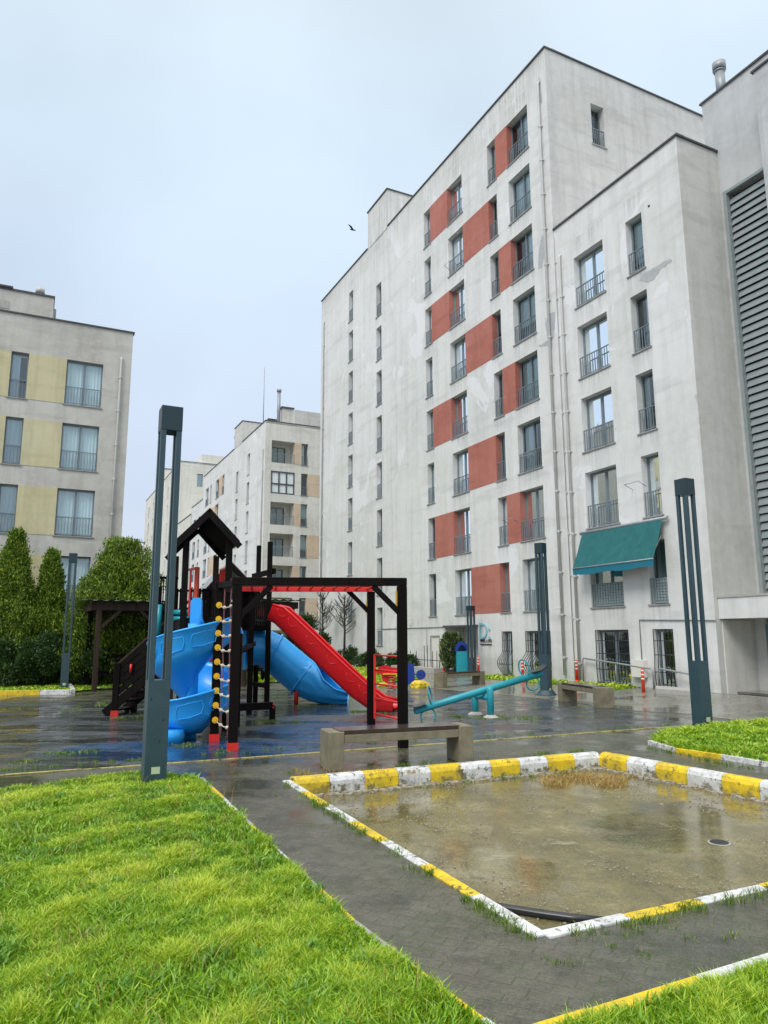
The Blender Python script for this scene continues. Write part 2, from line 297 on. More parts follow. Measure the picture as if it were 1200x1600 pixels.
# ------------------------------------------------------------------ mesh builder
class Fr:
    def __init__(s, o, a, b, c=Z): s.o, s.a, s.b, s.c = Vector(o), Vector(a), Vector(b), Vector(c)
    def __call__(s, x, y, z): return s.o + s.a*x + s.b*y + s.c*z
WF = Fr((0, 0, 0), (1, 0, 0), (0, 1, 0))
class MB:
    def __init__(s): s.v = []; s.f = []; s.mi = []; s.m = 0; s.sm = []
    def poly(s, pts, smooth=False):
        i = len(s.v); s.v += [tuple(p) for p in pts]; s.f.append(tuple(range(i, i+len(pts)))); s.mi.append(s.m); s.sm.append(smooth)
    def box(s, F, x0, x1, y0, y1, z0, z1):
        i = len(s.v); s.v += [tuple(F(x, y, z)) for z in (z0, z1) for x, y in ((x0, y0), (x1, y0), (x1, y1), (x0, y1))]
        for q in ((0, 3, 2, 1), (4, 5, 6, 7), (0, 1, 5, 4), (1, 2, 6, 5), (2, 3, 7, 6), (3, 0, 4, 7)):
            s.f.append(tuple(i+k for k in q)); s.mi.append(s.m); s.sm.append(False)
        return s
    def beam(s, a, b, w, h, up=Z):       # rectangular bar from a to b
        a, b = Vector(a), Vector(b); d = (b-a); L = d.length; d.normalize()
        x = d.cross(up)
        if x.length < 1e-4: x = Vector((1, 0, 0))
        x.normalize(); y = x.cross(d)
        return s.box(Fr(a, d, x, y), 0, L, -w/2, w/2, -h/2, h/2)
    def tube(s, pts, r, n=8, closed=False, caps=True, smooth=True):
        pts = [Vector(p) for p in pts]; k = len(pts); base = len(s.v)
        rr = r if isinstance(r, (list, tuple)) else [r]*k
        d0 = (pts[1]-pts[0]).normalized(); ref = Z if abs(d0.z) < .9 else Vector((1, 0, 0)); x = d0.cross(ref).normalized()
        for i, p in enumerate(pts):
            if closed: d = (pts[(i+1) % k]-pts[i-1]).normalized()
            else: d = (pts[min(i+1, k-1)]-pts[max(i-1, 0)]).normalized()
            x = (x - d*x.dot(d)).normalized(); y = d.cross(x)
            for j in range(n):
                a = 2*math.pi*j/n; s.v.append(tuple(p + (x*math.cos(a)+y*math.sin(a))*rr[i]))
        for i in range(k if closed else k-1):
            i2 = (i+1) % k
            for j in range(n):
                s.f.append((base+i*n+j, base+i*n+(j+1) % n, base+i2*n+(j+1) % n, base+i2*n+j)); s.mi.append(s.m); s.sm.append(smooth)
        if caps and not closed:
            s.f.append(tuple(base+j for j in range(n-1, -1, -1))); s.f.append(tuple(base+(k-1)*n+j for j in range(n))); s.mi += [s.m]*2; s.sm += [False]*2
        return s
    def cyl(s, c, r, z0, z1, n=16, r2=None):
        return s.tube([Vector((c[0], c[1], z0)), Vector((c[0], c[1], z1))], [r, r if r2 is None else r2], n)
    def ring(s, c, ax1, ax2, r1, r2, t, n=20, m=6):
        pts = [Vector(c)+Vector(ax1)*math.cos(2*math.pi*i/n)*r1+Vector(ax2)*math.sin(2*math.pi*i/n)*r2 for i in range(n)]
        return s.tube(pts, t, m, closed=True)
    def grid(s, rows, closed=False):     # rows of points -> smooth quads
        i = len(s.v); n = len(rows[0])
        for r in rows: s.v += [tuple(p) for p in r]
        for a in range(len(rows)-1):
            for b in range(n-1 if not closed else n):
                b2 = (b+1) % n; s.f.append((i+a*n+b, i+a*n+b2, i+(a+1)*n+b2, i+(a+1)*n+b)); s.mi.append(s.m); s.sm.append(True)
        return s
    def prism(s, pts, dv):               # polygon swept by dv
        pts = [Vector(p) for p in pts]; q = [p+Vector(dv) for p in pts]
        s.poly(pts[::-1]); s.poly(q)
        for i in range(len(pts)): j = (i+1) % len(pts); s.poly((pts[i], pts[j], q[j], q[i]))
        return s
    def flat(s, loops, z):               # filled polygon with holes
        L = [[Vector((p[0], p[1], z)) for p in l] for l in loops]; flatp = [p for l in L for p in l]
        i = len(s.v); s.v += [tuple(p) for p in flatp]
        for t in tessellate_polygon(L):
            a, b, c = (flatp[k] for k in t)
            t = t if (b-a).cross(c-a).z > 0 else t[::-1]
            s.f.append(tuple(i+k for k in t)); s.mi.append(s.m); s.sm.append(False)
        return s
    def build(s, name, mats, parent=None, kind=None, bevel=0):
        me = bpy.data.meshes.new(name); me.from_pydata(s.v, [], s.f)
        mats = mats if isinstance(mats, (list, tuple)) else [mats]
        for m in mats: me.materials.append(MT[m])
        me.polygons.foreach_set('material_index', s.mi); me.polygons.foreach_set('use_smooth', s.sm); me.update()
        bm = bmesh.new(); bm.from_mesh(me)
        if not kind: bmesh.ops.recalc_face_normals(bm, faces=bm.faces)
        bm.to_mesh(me); bm.free()
        o = bpy.data.objects.new(name, me); COL.objects.link(o)
        if bevel:
            b = o.modifiers.new('bevel', 'BEVEL'); b.width = bevel; b.segments = 2; b.limit_method = 'ANGLE'
        if parent:
            o.parent = parent
            q = parent; off = Vector()
            o.matrix_parent_inverse = WM[parent.name].inverted()
            WM[o.name] = Matrix.Identity(4)
        else: WM[o.name] = Matrix.Identity(4)
        if kind: o['kind'] = kind
        return o
WM = {}
def thing(name, label, cat, loc=(0, 0, 0), rz=0, group=None):
    o = bpy.data.objects.new(name, None); COL.objects.link(o); o.location = loc; o.rotation_euler = (0, 0, rz); o.empty_display_size = .2
    o['label'] = label; o['category'] = cat
    if group: o['group'] = group
    WM[o.name] = Matrix.Translation(Vector(loc)) @ Matrix.Rotation(rz, 4, 'Z'); return o
def tag(o, label, cat, group=None):
    o['label'] = label; o['category'] = cat
    if group: o['group'] = group
    return o
def copy_tree(o, parent=None):
    c = o.copy(); COL.objects.link(c)
    if parent: c.parent = parent
    for ch in list(o.children): copy_tree(ch, c)
    return c
def dup(o, loc, rz, label):
    c = copy_tree(o); c.location = loc; c.rotation_euler = (0, 0, rz); c['label'] = label; return c
# ------------------------------------------------------------------ buildings
def facade(mb, F, u0, u1, z0, z1, holes, depth=.32):
    """front wall with real openings; F(u, n, z), n is outward"""
    us = sorted({u0, u1} | {h[0] for h in holes} | {h[1] for h in holes}); zs = sorted({z0, z1} | {h[2] for h in holes} | {h[3] for h in holes})
    us = [u for u in us if u0 <= u <= u1]; zs = [z for z in zs if z0 <= z <= z1]
    for a, b in zip(us, us[1:]):
        run = None
        for c, d in zip(zs, zs[1:]):
            mu, mz = (a+b)/2, (c+d)/2
            if any(h[0] < mu < h[1] and h[2] < mz < h[3] for h in holes):
                if run is not None: mb.poly((F(a, 0, run), F(b, 0, run), F(b, 0, c), F(a, 0, c))); run = None
            elif run is None: run = c
        if run is not None: mb.poly((F(a, 0, run), F(b, 0, run), F(b, 0, z1), F(a, 0, z1)))
    for h in holes:
        a, b, c, d = h[:4]; dp = h[4] if len(h) > 4 else depth
        mb.poly((F(a, 0, c), F(a, -dp, c), F(a, -dp, d), F(a, 0, d))); mb.poly((F(b, 0, c), F(b, 0, d), F(b, -dp, d), F(b, -dp, c)))
        mb.poly((F(a, 0, d), F(a, -dp, d), F(b, -dp, d), F(b, 0, d))); mb.poly((F(a, 0, c), F(b, 0, c), F(b, -dp, c), F(a, -dp, c)))
def window(F, a, b, c, d, par, dep=.32, rail=True, mull=None, curtain=None, wide=False, frm='framem', sill=True, lod=0):
    w = b-a; fw = .055
    m = MB()
    n0, n1 = -dep+.002, -dep+.06
    m.box(F, a, a+fw, n0, n1, c, d).box(F, b-fw, b, n0, n1, c, d).box(F, a+fw, b-fw, n0, n1, d-fw*1.3, d).box(F, a+fw, b-fw, n0, n1, c, c+fw)
    if mull is None: mull = 1 if w > 1.0 else 0
    for i in range(mull):
        x = a + w*(i+1)/(mull+1); m.box(F, x-.04, x+.04, n0, n1+.01, c+fw, d-fw*1.3)
    win = m.build('window', frm, par)
    p = MB(); p.poly((F(a+fw, -dep+.025, c+fw), F(b-fw, -dep+.025, c+fw), F(b-fw, -dep+.025, d-fw*1.3), F(a+fw, -dep+.025, d-fw*1.3))); p.build('pane', 'glass', win)
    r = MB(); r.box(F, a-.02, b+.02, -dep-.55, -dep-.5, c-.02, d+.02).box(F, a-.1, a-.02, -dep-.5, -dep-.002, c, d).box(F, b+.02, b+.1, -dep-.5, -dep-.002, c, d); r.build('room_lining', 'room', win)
    cu = curtain if curtain is not None else random.choice(['full', 'full', 'left', 'right', 'blind', 'full', 'half'])
    if cu != 'none':
        q = MB(); nn = -dep-.06
        def drape(x0, x1, zb):
            k = max(4, int((x1-x0)/.035)); rows = [[], []]
            for i in range(k+1):
                x = x0+(x1-x0)*i/k; n = nn + .022*math.sin(i*1.7+a*3)
                rows[0].append(F(x, n, zb)); rows[1].append(F(x, n, d-.05))
            q.grid(rows)
        if cu == 'full': drape(a+.03, b-.03, c+.04)
        elif cu == 'left': drape(a+.03, a+w*.55, c+.04)
        elif cu == 'right': drape(a+w*.45, b-.03, c+.04)
        elif cu == 'half': drape(a+.03, a+w*.30, c+.04); drape(b-w*.30, b-.03, c+.04)
        elif cu == 'blind':
            zb = c+(d-c)*random.uniform(.1, .6); q.box(F, a+.03, b-.03, nn-.01, nn, zb, d-.05)
        q.build('curtain' if cu != 'blind' else 'blind', 'blind' if cu == 'blind' else 'curtain', win)
    if rail:
        q = MB(); zt = c+.82; y = -.05; t = .022
        q.box(F, a+.02, b-.02, y-.02, y+.02, zt-.03, zt).box(F, a+.02, b-.02, y-.012, y+.012, c+.07, c+.095)
        k = max(4, int(round(w/.125)))
        for i in range(k+1):
            x = a+.03+(w-.06)*i/k; q.box(F, x-t/2, x+t/2, y-t/2, y+t/2, c+.02 if i in (0, k) else c+.095, zt-.03)
        q.build('railing', 'rail', win)
    if sill:
        q = MB(); q.box(F, a-.06, b+.06, -dep+.06, .045, c-.045, c+.003); q.build('sill', 'sill', win)
    return win
def coping(mb, F, u0, u1, z, w=.3):
    mb.box(F, u0, u1, -w, .06, z, z+.065)
CORN = G(1128, 1091)
FA = Fr(CORN, D1, -D2)             # main facade: u away from camera, n outward
FS = lambda u: Fr(CORN+D1*u, D2, -D1)    # faces that look towards the camera's right: u along D2
# ---- the big block
main = thing('apartment_building', 'tall weathered white apartment block with brick red panels and a teal awning', 'building', CORN+D1*12)
fl = 2.487*K
rows = [2.42*K + fl*i for i in range(8)]; wh = 1.83*K
uA, uB, uC, uD = (14.1*K, 14.72*K), (11.3*K, 12.54*K), (8.75*K, 9.34*K), (6.62*K, 7.95*K)
uS1, uS2 = (23.2*K, 23.83*K), (19.42*K, 20.05*K)
uL1, uL2 = (3.12*K, 4.5*K), (1.46*K, 2.12*K)
wins = []
for i, z in enumerate(rows):
    for u in (uA, uB, uC, uD, uS1): wins.append((*u, z, z+wh))
for i in range(8): z = (1.13+2.487*i)*K; wins.append((*uS2, z, z+1.86*K))
low = []
for i in range(5):
    for u in (uL1, uL2): low.append((*u, rows[i], rows[i]+wh*(.985)))
gz0, gz1 = .22, 1.72*K
gw = [(8.71*K, 9.28*K), (6.56*K, 7.87*K), (3.03*K, 4.36*K), (1.39*K, 2.06*K)]
grd = [(*u, gz0, gz1, .22) for u in gw]
ENT = (10.95*K, 13.37*K, -.1, 1.95*K, 1.0); DOOR = (13.85*K, 14.67*K, -.1, 1.6*K, .06)
ztop, zlow = 23.15*K, 15.72*K
uT, uE = 5.46*K, 28.3*K
m = MB()
facade(m, FA, uT, uE, -.6, ztop, wins+grd[:2]+[ENT, DOOR]); facade(m, FA, 0, uT-.012, -.6, zlow, low+grd[2:])
FT = FS(uT); tsw = (2.11*K, 2.75*K, 19.86*K, 21.6*K)
m.m = 1  # faces turned from the sun take the copy with shade in its colour
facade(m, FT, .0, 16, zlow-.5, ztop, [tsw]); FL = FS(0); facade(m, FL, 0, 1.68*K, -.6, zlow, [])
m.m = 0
m.poly((FA(uE, 0, -.6), FA(uE, -16, -.6), FA(uE, -16, ztop), FA(uE, 0, ztop)))
m.poly((FA(uT, 0, ztop-.15), FA(uE, 0, ztop-.15), FA(uE, -16, ztop-.15), FA(uT, -16, ztop-.15)))
m.poly((FA(0, 0, zlow-.15), FA(uT, 0, zlow-.15), FA(uT, -12, zlow-.15), FA(0, -12, zlow-.15)))
m.box(FA, uT, uE, -16, -15.8, -.6, ztop)
# recessed entrance back and door leaf
m.poly((FA(ENT[0], -1.0, -.1), FA(ENT[1], -1.0, -.1), FA(ENT[1], -1.0, ENT[3]), FA(ENT[0], -1.0, ENT[3])))
m.build('wall', ['plaster', 'plaster_shade_grey'], main)
for a_ in ((FA, uT-.05, 18.6*K, ztop), (FA, 21.15*K, uE+.05, ztop), (FT, .31, 16, ztop), (FA, -.07, uT-.02, zlow), (FL, .31, 1.68*K+.02, zlow)): m = MB(); coping(m, *a_); m.build('roof_coping', 'coping', main)
m = MB(); m.box(FA, 18.65*K, 21.12*K, -1.75, 0, ztop-.14, 25.36*K); m.build('stair_head', 'plaster', main)
m = MB(); m.box(FA, 18.60*K, 21.17*K, -1.8, .06, 25.36*K, 25.36*K+.08); m.build('stair_head_coping', 'coping', main)
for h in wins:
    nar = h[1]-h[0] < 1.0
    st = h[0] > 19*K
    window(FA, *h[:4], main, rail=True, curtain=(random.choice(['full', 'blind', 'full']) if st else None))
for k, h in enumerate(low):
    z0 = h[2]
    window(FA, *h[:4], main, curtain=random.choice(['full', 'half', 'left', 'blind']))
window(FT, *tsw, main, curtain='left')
# red panels between the windows
def panel(F, a, b, c, d, par, mt, dep=.32, nm='wall_panel'):
    q = MB(); q.box(F, a-.004, b+.004, -dep+.01, .014, c, d); return q.build(nm, mt, par)
for i, z in enumerate(rows):
    if i % 2 == 0: panel(FA, uC[1], uB[0], z, z+wh, main, 'redpanel')
    else:
        panel(FA, uB[1], uA[0], z, z+wh, main, 'redpanel'); panel(FA, uD[1], uC[0], z, z+wh, main, 'redpanel')
# ground floor windows behind belly grilles
def grille(F, a, b, c, d, par, belly=.28):
    q = MB(); k = max(5, int((b-a)/.14)); zt = c+(d-c)*.52
    def prof(t):
        z = c-.02+(d-c+.02)*t; s = (z-c)/(zt-c)
        return z, .05 + (belly*math.sin(math.pi*max(0, min(1, s)))**1.2 if 0 < s < 1 else 0)
    for i in range(k+1):
        x = a+.01+(b-a-.02)*i/k
        pts = [F(x, prof(t/12)[1], prof(t/12)[0]) for t in range(13)]; q.tube(pts, .014, 5)
    for t in (.0, .25, .55, .8, 1):
        z, n = prof(t); q.tube([F(a, .02, z), F(a, n, z), F(b, n, z), F(b, .02, z)], .013, 5)
    q.build('window_grille', 'black', par)
for k, h in enumerate(grd):
    w = window(FA, *h[:4], main, dep=.22, rail=False, curtain='full' if k < 3 else 'left', sill=True)
    grille(FA, *h[:4], main, .28 if k < 2 else .03)
# shutters (security blinds) on the floor under the awning
for u in (uL1, uL2):
    q = MB(); z = rows[0]
    for i in range(9): q.box(FA, u[0]+.03, u[1]-.03, -.2, -.185, z+.04+i*.09, z+.115+i*.09)
    q.build('roller_shutter', 'blind', main)
# door and entrance
q = MB(); q.box(FA, DOOR[0]+.06, DOOR[1]-.06, -.05, -.02, -.05, DOOR[3]-.06); dd = q.build('door', 'white', main)
q = MB(); q.box(FA, DOOR[0], DOOR[0]+.06, -.06, .02, -.05, DOOR[3]).box(FA, DOOR[1]-.06, DOOR[1], -.06, .02, -.05, DOOR[3]).box(FA, DOOR[0]+.06, DOOR[1]-.06, -.06, .02, DOOR[3]-.06, DOOR[3]); q.build('door_frame', 'sill', dd)
q = MB(); q.box(FA, ENT[0]-.05, ENT[1]+.05, .003, .14, ENT[3]-.02, ENT[3]+.06); q.build('entrance_canopy', 'coping', main)
q = MB(); q.box(FA, ENT[0]+.05, ENT[0]+.85, -.99, -.95, -.05, ENT[3]-.25); q.build('entrance_door', 'white', main)
q = MB(); c0 = FA(ENT[1]-.12, -.60, 1.72); q.tube([c0+Z*-.16, c0+Z*-.14, c0+Z*.14, c0+Z*.16], [.05, .1, .1, .05], 12); q.build('wall_light', 'coping', main)
q = MB(); q.tube([FA(20*K, .03, 1.93*K), FA(ENT[1]+.05, .03, 1.95*K)], .02, 6); q.build('gas_pipe', 'pipe_grey', main); q = MB(); q.tube([FA(14.95*K, .03, .9), FA(14.95*K, .03, 1.92*K)], .015, 6); q.build('gas_pipe', 'pipe_grey', main); q = MB()
q.tube([FA(2.55*K, .03, .75*K), FA(2.55*K, .03, 2.0*K), FA(.02*K, .03, 1.93*K), FA(-.03, .03, 1.93*K)], .018, 6); q.build('gas_pipe', 'pipe_grey', main)
# downpipes
def downpipe(F, u, z0, z1, par, r=.055, n=.09, joints=5, mt='downpipe'):
    q = MB(); q.tube([F(u, n, z0), F(u, n, z1-.15), F(u, n-.03, z1-.04), F(u, -.02, z1)], r, 8)
    k = int((z1-z0)/1.55)
    for i in range(k):
        z = z0+.6+i*1.55; q.tube([F(u, n, z), F(u, n, z+.07)], r+.018, 8, smooth=False)
        q.box(F, u-r-.05, u+r+.05, .0, .03, z+.02, z+.05)
    return q.build('downpipe', mt, par)
downpipe(FA, 5.83*K, .35, 22.0*K, main); downpipe(FA, 5.12*K, .15, 14.62*K, main, .05); downpipe(FA, 5.40*K, .2, 15.5*K, main, .012, .03)
downpipe(FA, 27.75*K, .1, 21.5*K, main, .05)
# bare render patches
def patch(F, pts, par):
    q = MB(); pp = []
    for i in range(len(pts)):
        a, b = pts[i], pts[(i+1) % len(pts)]
        for t in range(4):
            s = t/4; pp.append((a[0]*(1-s)+b[0]*s+random.uniform(-.03, .03), a[1]*(1-s)+b[1]*s+random.uniform(-.04, .04)))
    a3 = [F(x, .006, z) for x, z in pp]; i = len(q.v); q.v += [tuple(p) for p in a3]
    for t in tessellate_polygon([[Vector((x, z, 0)) for x, z in pp]]): q.f.append(tuple(i+k for k in t)); q.mi.append(0); q.sm.append(False)
    q.build('render_patch', 'patch', par)
def invA(x, y):
    d = ray(x, y); P = O + d*((CORN-O).dot(D2)/d.dot(D2)); return ((P-CORN).dot(D1), P.z)
for P in ([(1000, 437), (1003, 427), (1020, 421), (1045, 405), (1051, 407), (1035, 420), (1022, 436), (1010, 442)],
          [(842, 400), (846, 368), (852, 366), (853, 395), (846, 418), (841, 420)],
          [(841, 100+20), (845, 126), (847, 160), (843, 164)],
          [(852, 505), (858, 490), (868, 488), (866, 520), (862, 545), (852, 540), (842, 543), (842, 539), (856, 532)]):
    patch(FA, [invA(*p) for p in P], main)
# awning
AW = [(4.66*K, 4.79*K), (1.27*K, 4.79*K)]
q = MB(); n0, n1, zt, zb = .16, .66, 4.74*K, 3.62*K; ua, ub = 1.36*K, 4.62*K; k = 46
rt, rb = [], []
for i in range(k+1):
    u = ua+(ub-ua)*i/k; s = .012*math.sin(i*2.1); rt.append(FA(u, n0, zt)); rb.append((FA(u, n1, zb+s)))
mid = [(a+b)/2+Z*(-.05+.012*math.sin(i*2.1)) for i, (a, b) in enumerate(zip(rt, rb))]
q.grid([rt, mid, rb])
awn = q.build('awning', 'awning', main)
q = MB(); vb = [p+Z*(-.24+.02*math.sin(i*.31)) for i, p in enumerate(rb)]; q.grid([rb, [p+Vector((0, 0, -.12)) for p in rb], vb]); q.build('valance', 'awningdeep', awn)
q = MB(); q.tube([FA(1.2*K, .12, zt+.03), FA(4.72*K, .12, zt+.03)], .06, 8); q.tube([FA(ua, n1, zb), FA(ub, n1, zb)], .025, 6)
for u in (1.5*K, 4.5*K): q.beam(FA(u, .1, zt-.5), FA(u, n1-.05, zb+.02), .03, .04)
q.build('awning_frame', 'metal', awn)
# clothes dryer frames at some windows
for (x, y, l) in ((715, 415, 1), (843, 716, 1), (808, 815, .8), (1010, 760, 1)):
    u, z = invA(x, y); q = MB(); q.tube([FA(u, .0, z), FA(u-.15, .5*l, z+.1), FA(u+.45, .5*l, z+.1), FA(u+.6, .0, z)], .012, 5); q.build('drying_rack', 'metal', main)
for (x, y) in ((645, 967), (880, 948)):
    u, z = invA(x, y); q = MB(); q.tube([FA(u, 0, z), FA(u, .22, z)], .018, 6); q.beam(FA(u-.12, .24, z-.02), FA(u+.16, .30, z-.06), .07, .08); q.build('security_camera', 'white', main)
u, z = invA(1014, 322); q = MB(); q.tube([FA(u, -.01, z), FA(u, .012, z)], .045, 10); q.build('vent_hole', 'dark', main)
# sign
def text_obj(txt, size, F, u, z, n, mt, name, par, ext=.01, sx=1):
    cu = bpy.data.curves.new(name, 'FONT'); cu.body = txt; cu.size = size; cu.extrude = ext; cu.resolution_u = 3
    ob = bpy.data.objects.new(name, cu); COL.objects.link(ob); dg = bpy.context.evaluated_depsgraph_get(); me = bpy.data.meshes.new_from_object(ob.evaluated_get(dg)); bpy.data.objects.remove(ob)
    me.materials.clear(); me.materials.append(MT[mt]); X = -F.a*sx
    mm = Matrix(((X.x, 0, F.b.x, 0), (X.y, 0, F.b.y, 0), (0, 1, 0, 0), (0, 0, 0, 1))); p = F(u, n, z); mm.translation = p
    me.transform(mm); o = bpy.data.objects.new(name, me); COL.objects.link(o); o.parent = par; o.matrix_parent_inverse = WM[par.name].inverted(); return o
su, sz = invA(750, 1003)
s0 = thing('wall_sign', 'pale blue block letter sign with small black lettering beside the entrance recess', 'sign', FA(su, .05, sz))
text_obj('D:', 1.0, FA, invA(749, 1000)[0], invA(749, 998)[1], .03, 'signblue', 'letter', s0, .015, .95)
text_obj('NPREL.A EVSI', .19, FA, invA(751, 1002.5)[0], invA(751, 1003.5)[1], .03, 'black', 'small_lettering', s0, .006, .8)
q = MB(); a_, b_ = invA(751, 1006)[0], invA(769, 1006)[0]; q.box(FA, b_, a_, .01, .04, invA(760, 1007.5)[1], invA(760, 1006)[1]); q.build('underline', 'coping', s0)
# gas box
u, z = invA(1002, 1044)
q = MB(); u0, u1 = invA(1012, 1044)[0], invA(993, 1044)[0]; q.box(FA, u0, u1, .005, .2, invA(1003, 1058)[1], invA(1003, 1031)[1]); tag(q.build('meter_box', 'white', None, bevel=.01), 'white meter box on the wall between the two barred ground windows', 'box')
# ---- the grey wing with louvres (same building)
FWg = Fr(CORN+D2*1.68*K, D1, -D2); zw = 17.58*K
m = MB(); m.m = 0
lv = (-9, -.10*K, 2.64*K, 14.35*K)
facade(m, FWg, -12, .36*K, 1.9*K, zw, [(*lv, .5)], .5); m.poly([FWg(.36*K, 0, 1.9*K), FWg(.36*K, -10, 1.9*K), FWg(.36*K, -10, zw), FWg(.36*K, 0, zw)])
m.poly([FWg(-12, 0, zw-.1), FWg(.36*K, 0, zw-.1), FWg(.36*K, -10, zw-.1), FWg(-12, -10, zw-.1)])
FB2 = Fr(CORN+D2*(1.68*K-.8), D1, -D2)
d = ray(1177, 114); P = O+d*((FB2.o-O).dot(D2)/d.dot(D2)); ub2, zb2 = (P-CORN).dot(D1), P.z
m.box(FB2, ub2-6, ub2, -.79, 0, 1.97*K+.6, zb2)
m.build('wing_wall', 'plaster_wing', main)
m = MB(); coping(m, FWg, -12, .36*K+.06, zw); coping(m, FB2, ub2-6, ub2+.06, zb2); m.build('wing_coping', 'coping', main)
m = MB(); m.box(FWg, lv[0], lv[1], -.5, -.45, lv[2], lv[3]); m.build('louvre_backing', 'dark', main)
m = MB(); z = lv[2]+.1
while z < lv[3]-.1:
    fr = Fr(FWg(lv[0], -.16, z), D1, (-D2*.28-Z*.96)); m.box(fr, 0, lv[1]-lv[0]-.12, 0, .215, 0, .012); z += .252
m.build('louvre_slats', 'louvre', main)['kind'] = 'stuff'
m = MB(); m.box(FWg, lv[1]-.12, lv[1], -.12, .04, lv[2], lv[3]).box(FWg, lv[0], lv[1]-.12, -.12, .03, lv[3]-.1, lv[3]-.002); m.build('louvre_frame', 'louvre', main)
m = MB(); c0 = FWg(-.12*K, -.35, zw); m.tube([c0, c0+Z*1.0], .16, 14); m.tube([c0+Z*1.0, c0+Z*1.06], .19, 14); m.tube([c0+Z*1.08, c0+Z*1.35], .22, 14); m.build('roof_vent', 'metal', main)
m = MB(); FC = Fr(CORN+D2*.135*K, D1, -D2); m.box(FC, -12, -.006, -3.2, 0, 1.97*K, 2.50*K); m.m = 1; m.box(FC, -12.05, -.005, -3.2, .03, 2.50*K, 2.55*K); m.build('canopy_slab', ['plaster', 'stoned'], main)
m = MB(); FR = Fr(CORN+D2*1.62, D1, -D2); m.box(FR, -12, -1.1, -.1, 0, 2.08, 1.97*K); m.box(FR, -.35, -.006, -.1, 0, -.3, 1.97*K); m.build('porch_wall', 'plaster_shade_grey', main)
m = MB(); m.box(FL, .25, 1.45, 0, .03, -.2, 1.93*K); m.build('porch_side_render', 'plaster_far', main)
m = MB(); m.box(FR, -4.2, -.36, -.05, -.02, -.1, 2.07); dr = m.build('glazed_door', 'doorm', main)
m = MB()
for k in range(7): m.box(FR, -.85-k*.45, -.60-k*.45, -.019, -.01, .15, 1.9)
m.build('door_glass', 'dark', dr)
# ---- left building
PL = at(195, 750, 31.0); PL.z = 0
FLb = Fr(PL, D2, -D1)
lb = thing('apartment_building', 'grey plaster apartment block with pale yellow panels at the left edge', 'building', PL)
wl = []
for i in range(5):
    z = 11.74-i*2.87
    if z > -1: wl += [(-2.67, -1.18, max(z, .3), z+2.02), (-4.83, -4.15, max(z, .3), z+2.02), (-7.3, -5.9, max(z, .3), z+2.02)]
m = MB(); facade(m, FLb, -9, 0, -.5, 15.45, wl)
m.poly((FLb(0, 0, -.5), FLb(0, -14, -.5), FLb(0, -14, 15.45), FLb(0, 0, 15.45))); m.poly((FLb(-9, 0, 15.35), FLb(0, 0, 15.35), FLb(0, -14, 15.35), FLb(-9, -14, 15.35)))
m.build('wall', 'plaster_left', lb)
for k, h in enumerate(wl): window(FLb, *h, lb, dep=.2, curtain=random.choice(['full', 'full', 'left']), rail=(h[2] > 3))
for i in range(5):
    z = 11.74-i*2.87
    if z < -1: continue
    panel(FLb, -4.15, -2.67, max(z, .3), z+2.02, lb, 'yellowpanel', .2); panel(FLb, -5.9, -4.83, max(z, .3), z+2.02, lb, 'yellowpanel', .2)
m = MB(); coping(m, FLb, -9, .06, 15.45); m.build('roof_coping', 'coping', lb)
downpipe(FLb, -.45, .2, 14.2, lb, .05)
m = MB(); m.box(FLb, -9, -3.36, -6, -.35, 15.36, 16.62); lr = m.build('roof_room', 'plaster_left', lb)
m = MB(); m.box(FLb, -9, -3.33, -6.05, -.3, 16.62, 16.7).box(FLb, -9, -5.0, -5.5, -.25, 16.7, 16.78); m.build('roof_room_coping', 'coping', lr)
m = MB(); m.box(FLb, -6.2, -5.1, -.36, -.33, 15.75, 16.1); m.build('roof_room_vent', 'stoned', lr)
m = MB(); c0 = FLb(-3.95, -.8, 16.7); m.tube([c0, c0+Z*.22], .13, 12); m.tube([c0+Z*.22, c0+Z*.45], .19, 12); m.build('roof_vent', 'downpipe', lb)
m = MB(); m.tube([FLb(-3.28, -.6, 15.4), FLb(-3.28, -.6, 16.2), FLb(-3.4, -.6, 16.2)], .04, 6); m.build('vent_pipe', 'pipe_grey', lb)
# ---- far building
P2 = at(412, 800, 62.5); P2.z = 0; F2 = Fr(P2, D1, -D2); R2 = Fr(P2, D2, -D1)
fb = thing('apartment_building', 'distant cream apartment block with loggias and tan panels beside the big block', 'building', P2)
zr = 21.0; fl2 = 2.82; wr = []; log = []
for i in range(8):
    z = 17.22-i*fl2
    if z < -1: continue
    z = max(z, .2); zt = 17.22-i*fl2+2.05
    log.append((.6, 2.78, z, zt, 1.3)); wr.append((3.42, 4.07, z, zt))
wf = []
for i in range(8):
    z = 17.1-i*fl2; z = max(z, .2); zt = 17.1-i*fl2+2.1
    for u in ((15.1, 16.1), (17.5, 19.0), (21.2, 21.9), (22.7, 24.4)):
        if (i % 2 == 0) or u[0] > 17: wf.append((*u, z, zt))
    zz = z-.0; wf.append((9.2, 10.1, z-.9 if z > 1 else .2, zt-.9)); wf.append((5.0, 5.9, z, zt))
for u in ((27, 28), (29.5, 31)):
    for i in range(1, 7): z = 17.1-i*fl2; wf.append((*u, max(z, .2), z+2.1))
m = MB(); facade(m, R2, 0, 12, -.5, zr, log+wr); m.m = 1; facade(m, F2, 0, 25.6, -.5, zr, [h for h in wf if h[0] < 25]); facade(m, F2, 25.6, 32.3, -.5, 18.25, [h for h in wf if h[0] > 25]); m.m = 0
for h in log: m.poly((R2(h[0], -1.3, h[2]), R2(h[1], -1.3, h[2]), R2(h[1], -1.3, h[3]), R2(h[0], -1.3, h[3])))
m.box(F2, 0, 25.6, -12, -.01, zr-.2, zr-.1); m.box(F2, 25.6, 32.3, -12, -.01, 18.0, 18.1)
